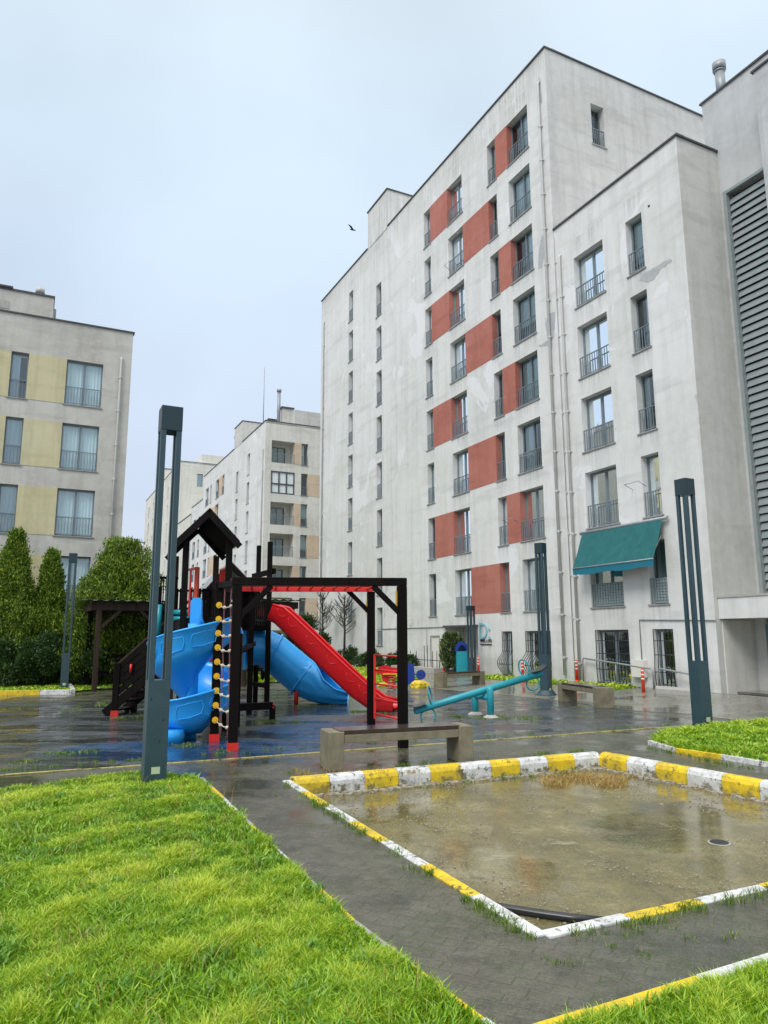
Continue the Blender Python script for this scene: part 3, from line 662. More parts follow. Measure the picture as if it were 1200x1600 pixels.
m.build('wall', ['plaster_far', 'plaster'], fb)
m = MB(); m.box(F2, 8.1, 11.2, -3, 0, zr-.1, 23.2); m.box(R2, 2.9, 12, -5, -.6, zr-.1, 22.6); m.box(R2, 1.9, 2.95, -2.5, -1.2, zr-.1, 22.8); m.box(F2, 2.5, 4.5, -3, -1, zr-.1, 21.9); m.build('roof_room', 'plaster_shade_grey', fb)
m = MB(); coping(m, F2, -.06, 8.1, zr); coping(m, F2, 11.2, 25.65, zr); coping(m, F2, 25.66, 32.35, 18.25); coping(m, R2, .31, 12, zr); m.box(F2, 8.05, 11.25, -3.05, .06, 23.2, 23.28); m.box(R2, 1.8, 3.05, -2.6, -1.1, 22.8, 22.95); m.box(F2, 2.3, 4.6, -3.1, -.9, 21.9, 22.0); m.build('roof_coping', 'coping', fb)
for h in wr+wf:
    window(R2 if h in wr else F2, *h, fb, dep=.3, curtain=random.choice(['full', 'left', 'none', 'blind']), rail=(h in wr or h[1]-h[0] > .95))
for i, h in enumerate(log):
    q = window(Fr(R2(0, -1.3, 0), D2, -D1), h[0]+.3, h[1]-.6, h[2]+.02, h[3]-.3, fb, dep=-.02, rail=False, sill=False, curtain='none')
    if i == 1:
        g = MB(); n = .0
        for u in np.linspace(h[0]+.03, h[1]-.03, 4): g.box(R2, u-.05, u+.05, -.06, .02, h[2], h[3])
        g.box(R2, h[0], h[1], -.05, .01, h[3]-.1, h[3]).box(R2, h[0], h[1], -.05, .01, h[2]+.85, h[2]+.95).box(R2, h[0], h[1], -.05, .01, h[2], h[2]+.1); en = g.build('glazed_enclosure', 'coping', fb)
        g = MB(); g.box(R2, h[0]+.03, h[1]-.03, -.10, -.07, h[2], h[3]); g.build('enclosure_curtain', 'curtain', en)
    else:
        g = MB(); g.box(R2, h[0], h[1], -.06, -.02, h[2]+.85, h[2]+.9)
        for u in np.linspace(h[0]+.03, h[1]-.03, 18): g.box(R2, u-.012, u+.012, -.05, -.03, h[2], h[2]+.85)
        g.build('balcony_railing', 'rail', fb)
for i in range(8):
    z = 17.22-i*fl2; zt = z+2.05; z = max(z, .2)
    if zt < .5: continue
    if i % 2 == 0: panel(R2, 2.78, 3.42, z, zt, fb, 'tanpanel', .25)
    else: panel(R2, 4.07, 6.5, z, zt, fb, 'tanpanel', .25); panel(R2, 2.78, 3.42, z, zt, fb, 'plaster_far', .25)
    z = 17.1-i*fl2; zt = z+2.1
    if zt > 1 and i % 2 == 0: panel(F2, 16.1, 17.5, max(z, .2), zt, fb, 'tanpanel', .25)
    if zt > 1 and i % 2: panel(F2, 19.0, 21.2, max(z, .2), zt, fb, 'tanpanel', .25)
downpipe(F2, .45, .2, 18.5, fb, .05)
m = MB(); c0 = R2(1.55, -1.2, zr); m.tube([c0, c0+Z*3.3], .16, 10); m.tube([c0+Z*3.3, c0+Z*3.55], .22, 10); m.build('chimney_flue', 'metal', fb)
m = MB(); c0 = F2(6.0, -1.5, 20.8); m.tube([c0, c0+Z*7.6], [.06, .03], 6); m.build('mast', 'metal', fb)
m = MB(); c0 = F2(20.5, -2.5, 20.8); m.tube([c0, c0+Z*4.0], .18, 10); m.tube([c0+Z*4.0, c0+Z*4.3], .25, 10); m.build('chimney_flue', 'metal', fb)
# ---- farthest building
P3 = P2 + D1*41.75; F3 = Fr(P3, D1, -D2); R3 = Fr(P3, D2, -D1)
f3 = thing('apartment_building', 'farthest pale apartment block seen between the near lamp post and the far block', 'building', P3)
w3 = [(u0, u1, max(.2, 22.6-i*2.85), 24.7-i*2.85) for i in range(8) for u0, u1 in ((1.2, 2.6), (4.5, 5.2), (9.5, 10.2), (15, 16), (19, 20), (24, 25), (29, 30))]
m = MB(); facade(m, F3, 0, 34, -.5, 26.6, w3); facade(m, R3, 0, 13, -.5, 26.6, [(2.4, 3.2, 23.1, 25.0)]); m.box(F3, 0, 34, -12, -.01, 26.4, 26.5)
m.box(F3, 15.5, 20.5, -3, 0, 26.5, 28.8); m.box(R3, 3.2, 13, -5, -1.5, 26.5, 28.3); m.box(F3, -9, 0, -7, -.02, -.5, 17.5); m.build('wall', 'plaster_far', f3)
m = MB(); coping(m, F3, -.06, 15.5, 26.6); coping(m, F3, 20.5, 34, 26.6); coping(m, R3, .31, 13, 26.6); m.box(F3, 15.4, 20.6, -3.1, .06, 28.8, 28.9); coping(m, F3, -9, -.02, 17.5); m.build('roof_coping', 'coping', f3)
for h in w3: window(F3, *h, f3, dep=.25, rail=False, curtain='none', sill=False)
window(R3, 2.4, 3.2, 23.1, 25.0, f3, dep=.25, rail=False, curtain='full', sill=False)
for i in range(8):
    z = 22.6-i*2.85
    if z > .2: panel(F3, 2.6, 4.5, z, z+2.1, f3, 'tanpanel', .2)
# ------------------------------------------------------------------ ground
kL, kC, kF = G(450, 1220), G(845, 1464), G(935, 1178)
kRn = kC + (G(1200, 1386)-kC)*2.6; kRf = kF + (G(1200, 1228)-kF).normalized()*5.2
PITP = [kL, kC, Vector((5.75, 6.98, 0)), kF]
def xy(l): return [(p[0], p[1]) for p in l]
m = MB(); m.flat([[(-160, -20), (160, -20), (160, 260), (-160, 260)], xy(PITP)], 0); m.build('ground', 'pavers', None, kind='structure')
m = MB(); big = [(kL.x-.3, kL.y+.3), (kC.x-.1, kC.y-.3), (6.3, 6.8), (kF.x+.2, kF.y+.4)]; m.flat([big], -.19); m.build('parking_bay_floor', 'pit', None, kind='structure')
m = MB()
for a, b in zip(PITP, PITP[1:]+PITP[:1]): m.poly((Vector((a.x, a.y, -.3)), Vector((b.x, b.y, -.3)), Vector((b.x, b.y, 0)), Vector((a.x, a.y, 0))))
m.build('parking_bay_edge', 'kconc', None, kind='structure')
PG = [G(x, y) for x, y in ((-420, 1243), (0, 1213), (540, 1173), (1078, 1134), (985, 1111), (850, 1093), (700, 1079), (560, 1073), (430, 1077), (250, 1094), (0, 1099), (-420, 1103))]
m = MB(); m.flat([xy(PG)], .005); m.build('playground_surface', 'tiles', None, kind='structure')
WK = [G(x, y) for x, y in ((1400, 1162), (1170, 1128), (1080, 1116), (985, 1110), (850, 1092), (700, 1078), (620, 1070), (560, 1060))] + [FA(26*K, .1, 0), FA(-14, .1, 0)]
m = MB(); us_ = [-14+i*2 for i in range(24)]
for u0_, u1_ in zip(us_, us_[1:]): m.poly((FA(u0_, 3.6, .004), FA(u0_, .002, .14), FA(u1_, .002, .14), FA(u1_, 3.6, .004)))
m.build('pavement', 'walkway', None, kind='structure')
m = MB(); m.flat([xy(WK)], .0035); m.build('pavement', 'walkway', None, kind='structure')
def hz(P): return .14*max(0, 1-max(0, (P-CORN).dot(-D2))/3.6)
def Gz(x, y):
    z = 0
    for i in range(12): z = .5*z+.5*hz(G(x, y, z))
    return G(x, y, z)
def wallD(x, y=1000): d = ray(x, y); return (d*((CORN-O).dot(D2)/d.dot(D2))).y
m = MB(); m.box(FR, -12, -.01, -.9, 1.0, .10, .165); m.build('entrance_step', 'walkway', None, kind='structure')
# yellow edging line between tiles and paving
def line_strip(p, q, w, h, mats, seg=None, z0=0.0, name='kerb', jit=.004, prof='flat', seq=(0, 1), gap=.006, start=0):
    """kerb made of painted blocks between two ground points"""
    m = MB(); p, q = Vector(p), Vector(q); L = (q-p).length; d = (q-p).normalized(); n = Vector((-d.y, d.x, 0)); seg = seg or L; k = max(1, round(L/seg)); s = L/k
    for i in range(k):
        m.m = seq[(i+start) % len(seq)]
        a = p+d*(i*s+gap/2); j = random.uniform(-jit, jit); j2 = random.uniform(-jit, jit)
        F = Fr(a+n*j+Z*j2, d, n)
        if prof == 'flat': m.box(F, 0, s-gap, -w/2, w/2, z0, h)
        else:   # half-round top front kerb
            pr = [(-w/2, z0), (-w/2, h-.07), (-w/2+.025, h-.02), (-w/2+.07, h), (w/2-.02, h), (w/2, h-.02), (w/2, z0)]
            m.prism([F(0, y, z) for y, z in pr], d*(s-gap))
    return m.build(name, mats, None, kind='structure', bevel=.006 if prof == 'flat' else .008)
line_strip(G(-420, 1243), G(1078, 1134), .032, .016, ['kfade'], .9, -.02, seq=(0,))
KM = ['kyellow', 'kwhite', 'kconc']
# tall far kerb of the bay (faces the camera) : order left to right yellow, white ...
dF = (kF-kL).normalized(); nF = Vector((-dF.y, dF.x, 0))
line_strip(kL+nF*.02+dF*.05, kF+nF*.02-dF*.02, .17, .03, KM, .50, -.24, prof='round', seq=(0, 1))
dR = (Vector((5.75, 6.98, 0))-kF).normalized(); nR = Vector((-dR.y, dR.x, 0))
line_strip(kF+nR*.04+dR*.06, kF+dR*5.6+nR*.04, .17, .03, KM, .50, -.24, prof='round', seq=(0, 1))
# flush kerbs
line_strip(kL-dF*.02, kC, .10, .012, KM, .72, -.24, seq=(1, 0))
line_strip(kC+(kRn-kC).normalized()*.03, kRn, .10, .012, KM, .62, -.24, seq=(1, 0))
# lawn near left
LN = [G(x, y) for x, y in ((-60, 1248), (60, 1236), (215, 1212), (308, 1222), (425, 1328), (545, 1450), (600, 1492), (742, 1604))] + [G(742, 1604)+(G(742, 1604)-G(600, 1492))*3.5, Vector((-6, -1, 0)), Vector((-12, 4, 0)), Vector((-12, 8, 0))]
m = MB(); m.flat([xy(LN)], .03)
m.build('lawn_soil', 'soil', None, kind='structure')
for (a, b, st) in ((G(312, 1219), G(546, 1447), 0), (G(546, 1447), G(748, 1604)+(G(748, 1604)-G(546, 1447))*1.0, 0)):
    line_strip(a, b, .085, .03, KM, .62, -.1, seq=(2, 0, 1), start=st)
line_strip(G(-60, 1246), G(214, 1213), .07, .02, KM, .8, -.1, seq=(2,)); line_strip(G(214, 1213), G(312, 1219), .07, .02, KM, .8, -.1, seq=(2,))
# lawn near right
NR = [G(945, 1603), G(1030, 1576), G(1200, 1520)]; dN = (NR[2]-NR[0]).normalized()
LR = [NR[0]-dN*1.5, NR[2]+dN*4, NR[2]+dN*4+Vector((1, -5, 0)), NR[0]-dN*1.5+Vector((.5, -2.5, 0))]
m = MB(); m.flat([xy(LR)], .03); m.build('lawn_soil', 'soil', None, kind='structure')
line_strip(NR[0]-dN*1.5+Vector((-.02, .05, 0)), NR[2]+dN*4+Vector((-.02, .05, 0)), .10, .035, KM, .7, -.1, seq=(1, 0, 0), start=0)
# lawn with the right lamp
LL = [G(x, y) for x, y in ((1017, 1163), (1058, 1176), (1130, 1186), (1210, 1200), (1420, 1236), (1420, 1150), (1210, 1131), (1140, 1139), (1040, 1151))]
m = MB(); m.flat([xy(LL)], .05); m.build('lawn_soil', 'soil', None, kind='structure')
line_strip(LL[0], LL[1], .1, .07, KM, .5, -.05, seq=(1,)); line_strip(LL[1], LL[2], .1, .07, KM, .55, -.05, seq=(0,)); line_strip(LL[2], LL[4], .1, .07, KM, .7, -.05, seq=(1, 1, 0)); line_strip(LL[0], LL[8], .08, .06, KM, 1, -.05, seq=(2,)); line_strip(LL[8], LL[5], .08, .03, KM, 1, -.05, seq=(2, 0))
# left bed
LB = [G(x, y) for x, y in ((-300, 1090), (0, 1086), (108, 1083), (150, 1078), (235, 1075), (300, 1066), (300, 1052), (-300, 1052))]
m = MB(); m.flat([xy(LB)], .04); m.build('lawn_soil', 'soil', None, kind='structure')
line_strip(G(-300, 1091), G(112, 1085), .12, .15, KM, 1.0, -.05, seq=(0, 0, 1, 1, 0)); line_strip(G(114, 1083), G(106, 1068), .12, .12, KM, 1.4, -.05, seq=(1,))
# strips of green by the facade and behind the play area
G1 = [FA(2.5*K, .1, 0), FA(2.5*K, 1.3, 0), FA(9.8*K, 1.3, 0), FA(9.8*K, .1, 0)]
m = MB(); m.poly([Vector((p.x, p.y, hz(p)+.008)) for p in G1]); m.build('lawn_soil', 'soil', None, kind='structure')
G2 = [G(x, y) for x, y in ((495, 1068), (585, 1069), (660, 1062), (600, 1046), (470, 1046))]
m = MB(); m.flat([xy(G2)], .03); m.build('lawn_soil', 'soil', None, kind='structure')
G3 = [G(x, y) for x, y in ((240, 1072), (470, 1066), (470, 1035), (240, 1035))]
m = MB(); m.flat([xy(G3)], .03); m.build('lawn_soil', 'soil', None, kind='structure')
# ------------------------------------------------------------------ grass blades
def pip(P, X, Y):
    ins = np.zeros(len(X), bool); n = len(P); j = n-1
    for i in range(n):
        xi, yi, xj, yj = P[i][0], P[i][1], P[j][0], P[j][1]
        with np.errstate(divide='ignore', invalid='ignore'): c = ((yi > Y) != (yj > Y)) & (X < (xj-xi)*(Y-yi)/(yj-yi+1e-12)+xi)
        ins ^= c; j = i
    return ins
def blades(name, mt, X, Y, z, h, w, label=None, lean=.5, rnd=None, curl=.5):
    n = len(X); a = rng.uniform(0, 2*np.pi, n); hh = h*rng.uniform(.55, 1.35, n); ww = w*rng.uniform(.6, 1.3, n)
    la = rng.uniform(0, 2*np.pi, n); ll = lean*hh*rng.uniform(.2, 1.3, n); zz = np.broadcast_to(z, (n,))
    V = np.zeros((n, 5, 3), np.float32); cx, sy = np.cos(a)*ww/2, np.sin(a)*ww/2
    V[:, 0] = np.stack([X-cx, Y-sy, zz], 1); V[:, 1] = np.stack([X+cx, Y+sy, zz], 1)
    mx, my = X+np.cos(la)*ll*.35, Y+np.sin(la)*ll*.35; mz = zz+hh*.6
    V[:, 2] = np.stack([mx+cx*.8, my+sy*.8, mz], 1); V[:, 3] = np.stack([mx-cx*.8, my-sy*.8, mz], 1)
    V[:, 4] = np.stack([X+np.cos(la)*ll, Y+np.sin(la)*ll, zz+hh*(1-curl*.15*rng.uniform(0, 2, n))], 1)
    me = bpy.data.meshes.new(name); me.vertices.add(n*5); me.vertices.foreach_set('co', V.ravel())
    b = np.arange(n)[:, None]*5; me.loops.add(n*7); me.polygons.add(n*2)
    L = np.concatenate([b+0, b+1, b+2, b+3, b+3, b+2, b+4], 1).astype(np.int32); me.loops.foreach_set('vertex_index', L.ravel())
    st = np.empty((n, 2), np.int32); st[:, 0] = np.arange(n)*7; st[:, 1] = st[:, 0]+4; me.polygons.foreach_set('loop_start', st.ravel())
    at_ = me.attributes.new('rnd', 'FLOAT', 'FACE'); rv = rng.uniform(0, 1, n) if rnd is None else rnd
    at_.data.foreach_set('value', np.repeat(rv, 2).astype(np.float32)); me.update(); me.validate(); me.materials.append(MT[mt])
    o = bpy.data.objects.new(name, me); COL.objects.link(o); o['kind'] = 'stuff'
    if label: o['label'] = label; o['category'] = 'grass'
    return o
def lumps(X, Y, s=1.0, seed=0):
    r = np.random.default_rng(seed); v = np.zeros_like(X)
    for k in range(14):
        f = r.uniform(.6, 4.5)*s; a = r.uniform(0, 6.28); p = r.uniform(0, 6.28); v += np.sin((X*np.cos(a)+Y*np.sin(a))*f+p)/(.6+f*.25)
    return v/v.std() if len(v) > 1 else v
def scatter(poly, dens, vis=None):
    P = np.array(xy(poly)); lo, hi = P.min(0), P.max(0); n = int((hi-lo).prod()*dens)
    X = rng.uniform(lo[0], hi[0], n); Y = rng.uniform(lo[1], hi[1], n); k = pip(P, X, Y)
    if vis is not None: k &= vis(X, Y)
    return X[k], Y[k]
view = lambda X, Y: (np.abs(X) < Y*.62+.6) & (Y > 2.0)
def lawn(poly, z, d, h, w, label, vis=view, tone=0, edge=0):
    X, Y = scatter(poly, d, vis); dist = np.hypot(X, Y); keep = rng.uniform(0, 1, len(X)) < np.clip((5.0/dist)**1.2, .12, 1); X, Y = X[keep], Y[keep]; dist = dist[keep]
    lu = lumps(X, Y, 1.1, 3); lu2 = lumps(X, Y, 3.5, 5)
    lu3 = lumps(X, Y, 11, 9); k3 = rng.uniform(0, 1, len(X)) < .78+.25*lu3+.1*lu2; X, Y, dist, lu, lu2, lu3 = X[k3], Y[k3], dist[k3], lu[k3], lu2[k3], lu3[k3]; hh = h*(1+.13*lu+.16*lu2+.22*lu3).clip(.3, 2.1); ww = w*np.clip(dist/4.5, 1, 4)
    rnd = np.clip(.47+tone+.12*lu+.10*lu2+.10*lu3+rng.normal(0, .27, len(X)), 0, 1)
    return blades('grass', 'grass', X, Y, z, hh, ww, label, 1.05, rnd)
lawn(LN, .03, 34000, .042, .0056, 'bright green wet lawn in the left foreground around the near lamp post')
lawn(LR, .03, 30000, .045, .0056, 'bright grass patch in the bottom right corner beyond the painted kerb')
lawn(LL, .05, 16000, .075, .008, 'bright grass island around the tall right lamp post', view, -.08)
lawn(LB, .04, 2600, .045, .02, 'grass bed around the small far lamp at the left', None, .0)
lawn(G1, .09, 2200, .10, .02, 'rough grass strip along the foot of the white block', None, .1)
lawn(G2, .03, 1500, .12, .02, 'grass patch behind the red slide', None, .1)
lawn(G3, .03, 500, .12, .025, 'grass behind the climbing tower', None, .0)
def clover(poly, z, d, label):
    X, Y = scatter(poly, d, view); dist = np.hypot(X, Y); k = rng.uniform(0, 1, len(X)) < np.clip((5/dist)**1.3, .1, 1)*np.clip(.55+.45*lumps(X, Y, 2.2, 21), .1, 1); X, Y, dist = X[k], Y[k], dist[k]
    o = blades('clover', 'grass', X, Y, z, .040+.018*lumps(X, Y, 2, 8).clip(-1, 1.5), .011*np.clip(dist/5, 1, 3), label, 1.1, np.clip(.33+rng.normal(0, .2, len(X)), 0, 1)); o['category'] = 'clover'
clover(LN, .03, 7000, 'small leafy plants mixed into the left lawn'); clover(LR, .03, 6000, 'small leafy plants mixed into the bottom right grass')
# broad-leaved weeds in the lawn and weeds in joints
def tufts(name, mt, pts, h, w, n, spread, label, lean=1.0):
    X, Y, ZZ, S = [], [], [], []
    for p in pts:
        k = int(n*random.uniform(.5, 1.5)); s = spread*random.uniform(.6, 1.3); X += list(p[0]+rng.normal(0, s, k)); Y += list(p[1]+rng.normal(0, s, k)); ZZ += [p[2]]*k
    return blades(name, mt, np.array(X), np.array(Y), np.array(ZZ), h, w, label, lean)
def along(a, b, k, off=(.0, .05), z=0.0):
    a, b = Vector(a), Vector(b); d = (b-a).normalized(); n = Vector((-d.y, d.x, 0)); out = []
    for i in range(k):
        t = random.random()**1.0; p = a+(b-a)*t+n*random.uniform(*off); out.append((p.x, p.y, z))
    return out
P_ = along(kL, kC, 46, (-.11, -.045)) + along(kC, kRn, 60, (-.12, -.05)) + along(G(455, 1212), G(935, 1174), 22, (0.02, .2)) + along(G(1015, 1168), G(1200, 1206), 20, (-.1, -.02)) + along(G(0, 1206), G(500, 1168), 40, (-.05, .1))+along(G(500, 1168), G(1078, 1132), 25, (-.03, .08))
tufts('weeds', 'weed', P_, .045, .006, 26, .030, 'small green weeds growing along the kerb edges')
P_ = [tuple(G(random.uniform(300, 460), random.uniform(1195, 1255))) for i in range(10)] + [tuple(G(random.uniform(850, 1200), random.uniform(1440, 1520))) for i in range(14)]
tufts('weeds', 'weed', P_, .022, .005, 16, .025, 'tiny weeds in the paving joints')
P_ = [tuple(G(x+random.uniform(-25, 25), y+random.uniform(-2.5, 2.5))) for x, y in ((743, 1120), (745, 1121), (790, 1122), (810, 1123), (720, 1120), (440, 1105), (470, 1103), (500, 1102), (350, 1172), (300, 1165), (330, 1150), (400, 1125), (440, 1128), (100, 1110), (180, 1123), (210, 1120), (30, 1105), (150, 1100), (250, 1118), (565, 1113), (590, 1112), (640, 1113), (800, 1120), (20, 1190), (90, 1180), (160, 1175), (900, 1085), (920, 1108)) for _ in range(2)]
tufts('moss_tufts', 'weed', P_, .03, .015, 60, .10, 'mossy weeds between the rubber tiles', 1.3)
# dry grass under the far kerb corner, leafy clumps in the lawn
P_ = [tuple(G(x, y, -.185)) for x, y in [(random.uniform(855, 965), 0) for _ in range(34)] for y in [random.uniform(1216, 1229) - (8 if 880 < x < 940 else 0)]]
tufts('dry_grass', 'straw', P_, .060, .006, 110, .085, 'dry straw coloured grass in the far corner of the sunken bay', 1.6)
P_ = [(p[0], p[1], -.187) for p in along(kL-nF*.16+dF*.2, kF-nF*.16, 90, (-.04, .06))+along(kF+nR*-.16, kF+dR*5+nR*-.16, 70, (-.03, .06))]
tufts('dry_grass', 'straw', P_, .022, .008, 22, .05, 'dead grass and rubble along the foot of the tall kerbs', 1.6)
P_ = [(p[0], p[1], -.187) for p in along(kL-nF*.2+dF*1.5, kF-nF*.2, 12, (-.04, .04))]
tufts('weeds', 'weed', P_, .05, .008, 30, .05, 'green weeds at the foot of the tall kerb')
P_ = [tuple(G(random.uniform(455, 660), random.uniform(1203, 1214))) for i in range(14)]
tufts('weeds', 'straw', P_, .05, .007, 30, .05, 'brownish weeds between the near bench and the kerb')
X, Y = scatter(LN, 9, view); P_ = [(x, y, .07) for x, y in zip(X, Y)]
tufts('leafy_weeds', 'leafyg', P_, .038, .013, 30, .045, 'broad leaved weeds in the lawn', 1.4)
X, Y = scatter(LN, 30, view); P_ = [(x, y, .03) for x, y in zip(X, Y)]
tufts('dry_stalks', 'straw', P_, .13, .0035, 4, .05, 'dry stalks among the lawn grass', 1.0)
# rubble bed at the foot of the tall kerb
def rubble(a, b, n, w, name):
    m = MB(); a, b = Vector(a), Vector(b); d = (b-a).normalized(); nn = Vector((-d.y, d.x, 0))
    for i in range(n):
        p = a+(b-a)*random.random()+nn*random.uniform(-w, w); r = random.uniform(.008, .04)
        F = Fr((p.x, p.y, -.195), Vector((math.cos(i), math.sin(i), random.uniform(-.2, .2))), Vector((-math.sin(i), math.cos(i), 0))); m.box(F, -r, r, -r*.7, r*.7, 0, r*.9)
    o = m.build(name, 'gravel', None, kind='stuff'); o['label'] = 'broken mortar bits along the foot of the tall kerb'; o['category'] = 'rubble'; return o
rubble(kL-nF*.15+dF*.3, kF-nF*.15, 420, .07, 'rubble')
rubble(kF-nR*.15, kF+dR*5-nR*.15, 260, .06, 'rubble')
# loose grit lying in the bay
m = MB(); gp = np.array(xy([kL, kC, Vector((5.75, 6.98, 0)), kF])); gx = rng.uniform(-1.2, 5.7, 5200); gy = rng.uniform(4.6, 11.2, 5200); kk = pip(gp*.97+gp.mean(0)*.03, gx, gy)
for i, (x, y) in enumerate(zip(gx[kk], gy[kk])):
    if (math.sin(x*1.7+1)+math.sin(y*2.3)+math.sin((x+y)*3.1))*.33 + (.45 if y > 9.3-(x-1)*.1 else 0) < .12: continue
    q_ = random.uniform(.003, .011); F = Fr((x, y, -.19), (math.cos(i), math.sin(i), 0), (-math.sin(i), math.cos(i), 0)); m.box(F, -q_, q_, -q_*.7, q_*.7, 0, q_)
o = m.build('grit', 'gravel', None, kind='stuff'); o['label'] = 'fine grit and pebbles lying on the wet bay floor'; o['category'] = 'grit'
# ------------------------------------------------------------------ foliage makers
def leaves(name, mt, P, N, size, parent, asp=.45, seed=1):
    """leaf sized kite faces at points P pointing along N"""
    n = len(P); r = np.random.default_rng(seed); S = size*r.uniform(.6, 1.4, n)[:, None]; N = N/np.linalg.norm(N, axis=1)[:, None]
    t = np.cross(N, r.normal(size=(n, 3))); t /= np.linalg.norm(t, axis=1)[:, None]
    V = np.stack([P, P+N*S*.5+t*S*asp*.5, P+N*S, P+N*S*.5-t*S*asp*.5], 1).astype(np.float32)
    me = bpy.data.meshes.new(name); me.vertices.add(n*4); me.vertices.foreach_set('co', V.ravel()); me.loops.add(n*4); me.polygons.add(n)
    me.loops.foreach_set('vertex_index', np.arange(n*4, dtype=np.int32)); me.polygons.foreach_set('loop_start', (np.arange(n)*4).astype(np.int32))
    a = me.attributes.new('rnd', 'FLOAT', 'FACE'); a.data.foreach_set('value', r.uniform(0, 1, n).astype(np.float32)); me.update(); me.validate(); me.materials.append(MT[mt])
    o = bpy.data.objects.new(name, me); COL.objects.link(o); o.parent = parent; return o
def trunk(parent, h, r, mt='bark'):
    m = MB(); m.tube([(0, 0, 0), (.02, .01, h*.4), (0, .03, h)], [r, r*.8, r*.3], 8); o = m.build('trunk', mt, None); o.parent = parent; return o
def conifer(loc, h, rad, label, tips=1, seed=1, name='conifer_tree', n=15000):
    r = np.random.default_rng(seed); t = thing(name, label, 'tree', loc, 0, 'conifers in front of the left block'); trunk(t, h*.8, .10)
    # sprays: upward pointing flame shaped clusters on a cone
    PP, NN = [], []; tops = [(0, 0, h)] if tips == 1 else [(-.10*rad, 0, h*.93), (.16*rad, .1, h), (.02, -.1, h*.86)]
    for k in range(int(n/26)):
        u = r.uniform(0, 1)**1.25; z = h*(.04+.93*u); tp = tops[r.integers(len(tops))]; s = z/tp[2]
        R = (rad*(1-s**1.15)*min(1, .75+s*1.4) if tips == 1 else rad*.82*(1-s**2.6)**.9*min(1, .8+s))+.02; a = r.uniform(0, 6.283); q = R*r.uniform(.72, 1.08)*(1+.20*math.sin(3*a+seed)+.15*math.sin(5*z+2*a+seed)+r.normal(0, .07))
        c = np.array([tp[0]*min(1, s*1.2)+q*math.cos(a), tp[1]*s+q*math.sin(a), z]); L = r.uniform(.28, .55)*(1-.5*s)
        d = np.array([math.cos(a)*.35, math.sin(a)*.35, 1.0])+r.normal(0, .12, 3); d /= np.linalg.norm(d); m = 26
        s_ = r.uniform(-.4, 1, m)[:, None]; wd = .105*(1-np.abs(s_)*.8)
        PP.append(c+d*s_*L+r.normal(0, 1, (m, 3))*wd); NN.append(d+r.normal(0, .45, (m, 3)))
    o = leaves('crown', 'conifer', np.concatenate(PP), np.concatenate(NN), .105, t, .38, seed); return t
conifer(at(14, 1000, 27.5)*Vector((1, 1, 0)) if False else Vector((at(14, 1000, 27.5).x, 27.5, 0)), 5.85, 1.3, 'leftmost tall conifer cut by the photo edge in front of the grey block', seed=3, n=60000)
conifer(Vector((at(73, 1000, 28.0).x, 28.0, 0)), 5.1, .95, 'slim pointed conifer between the leftmost conifer and the small far lamp', seed=5, n=46000)
conifer(Vector((at(180, 1000, 28.5).x, 28.5, 0)), 5.6, 2.0, 'broad two tipped conifer behind the picnic shelter', tips=2, seed=8, n=120000)
def shrub(loc, h, rx, ry, label, seed, mt='bush', size=.09, n=6000, name='shrub', lmp=.35, group='shrubs', asp=.5):
    r = np.random.default_rng(seed); t = thing(name, label, 'shrub', loc, 0, group); K_ = max(6, int(rx*ry*9)); C_ = np.stack([r.uniform(-rx, rx, K_)*.75, r.uniform(-ry, ry, K_)*.75, r.uniform(.25, .85, K_)*h], 1)
    C_[:, 2] *= 1-.35*((C_[:, 0]/rx)**2+(C_[:, 1]/ry)**2); P, N = [], []
    for c in C_:
        k = n//K_; d = r.normal(size=(k, 3)); d /= np.linalg.norm(d, axis=1)[:, None]; rr = lmp*r.uniform(.5, 1.12, k)[:, None]*(.8+.3*r.random())*min(1, h)
        p = c+d*rr; p[:, 2] = np.maximum(p[:, 2], .02); P.append(p); N.append(d+np.array([0, 0, .5])+r.normal(0, .5, (k, 3)))
    leaves('foliage', mt, np.concatenate(P), np.concatenate(N), size, t, asp, seed)
    m = MB()
    for i in range(5): c = C_[i % K_]; m.tube([(c[0]*.2, c[1]*.2, 0), (c[0]*.6, c[1]*.6, c[2]*.5), tuple(c)], [.03, .02, .008], 5)
    o = m.build('stem', 'bark', None); o.parent = t; return t
for (x, d, h, rx, lab, sd) in ((20, 26.6, 1.75, 1.25, 'rounded dark shrub at the left edge under the leftmost conifer', 1), (68, 26.6, 1.9, .9, 'dark shrub beside the small far lamp post', 2), (125, 27.0, 1.6, 1.0, 'dark shrub behind the left end of the picnic shelter', 4),
                           (190, 29, 2.4, 1.6, 'dense dark shrub inside the shade of the picnic shelter', 5), (250, 31, 2.6, 1.5, 'tall dark shrub behind the stairs of the climbing tower', 6), (330, 33, 2.9, 2.2, 'wide dark shrub behind the spiral slide', 9), (410, 34, 2.4, 2.0, 'dark green shrub behind the tube slide', 10)):
    shrub(Vector(((x-600)/1124*d*.985, d, 0)), h, rx, .8, lab, sd, n=9000)
shrub(Vector(((487-600)/1124*42, 42, 0)), 3.3, 1.0, 1.0, 'tall evergreen shrub just left of the big white block', 12, size=.14, n=9000, name='shrub', lmp=.5)
shrub(Vector(((470-600)/1124*40, 40, 0)), 2.2, 1.3, 1.0, 'dark evergreen shrub behind the foot of the red slide', 13, size=.14, n=7000)
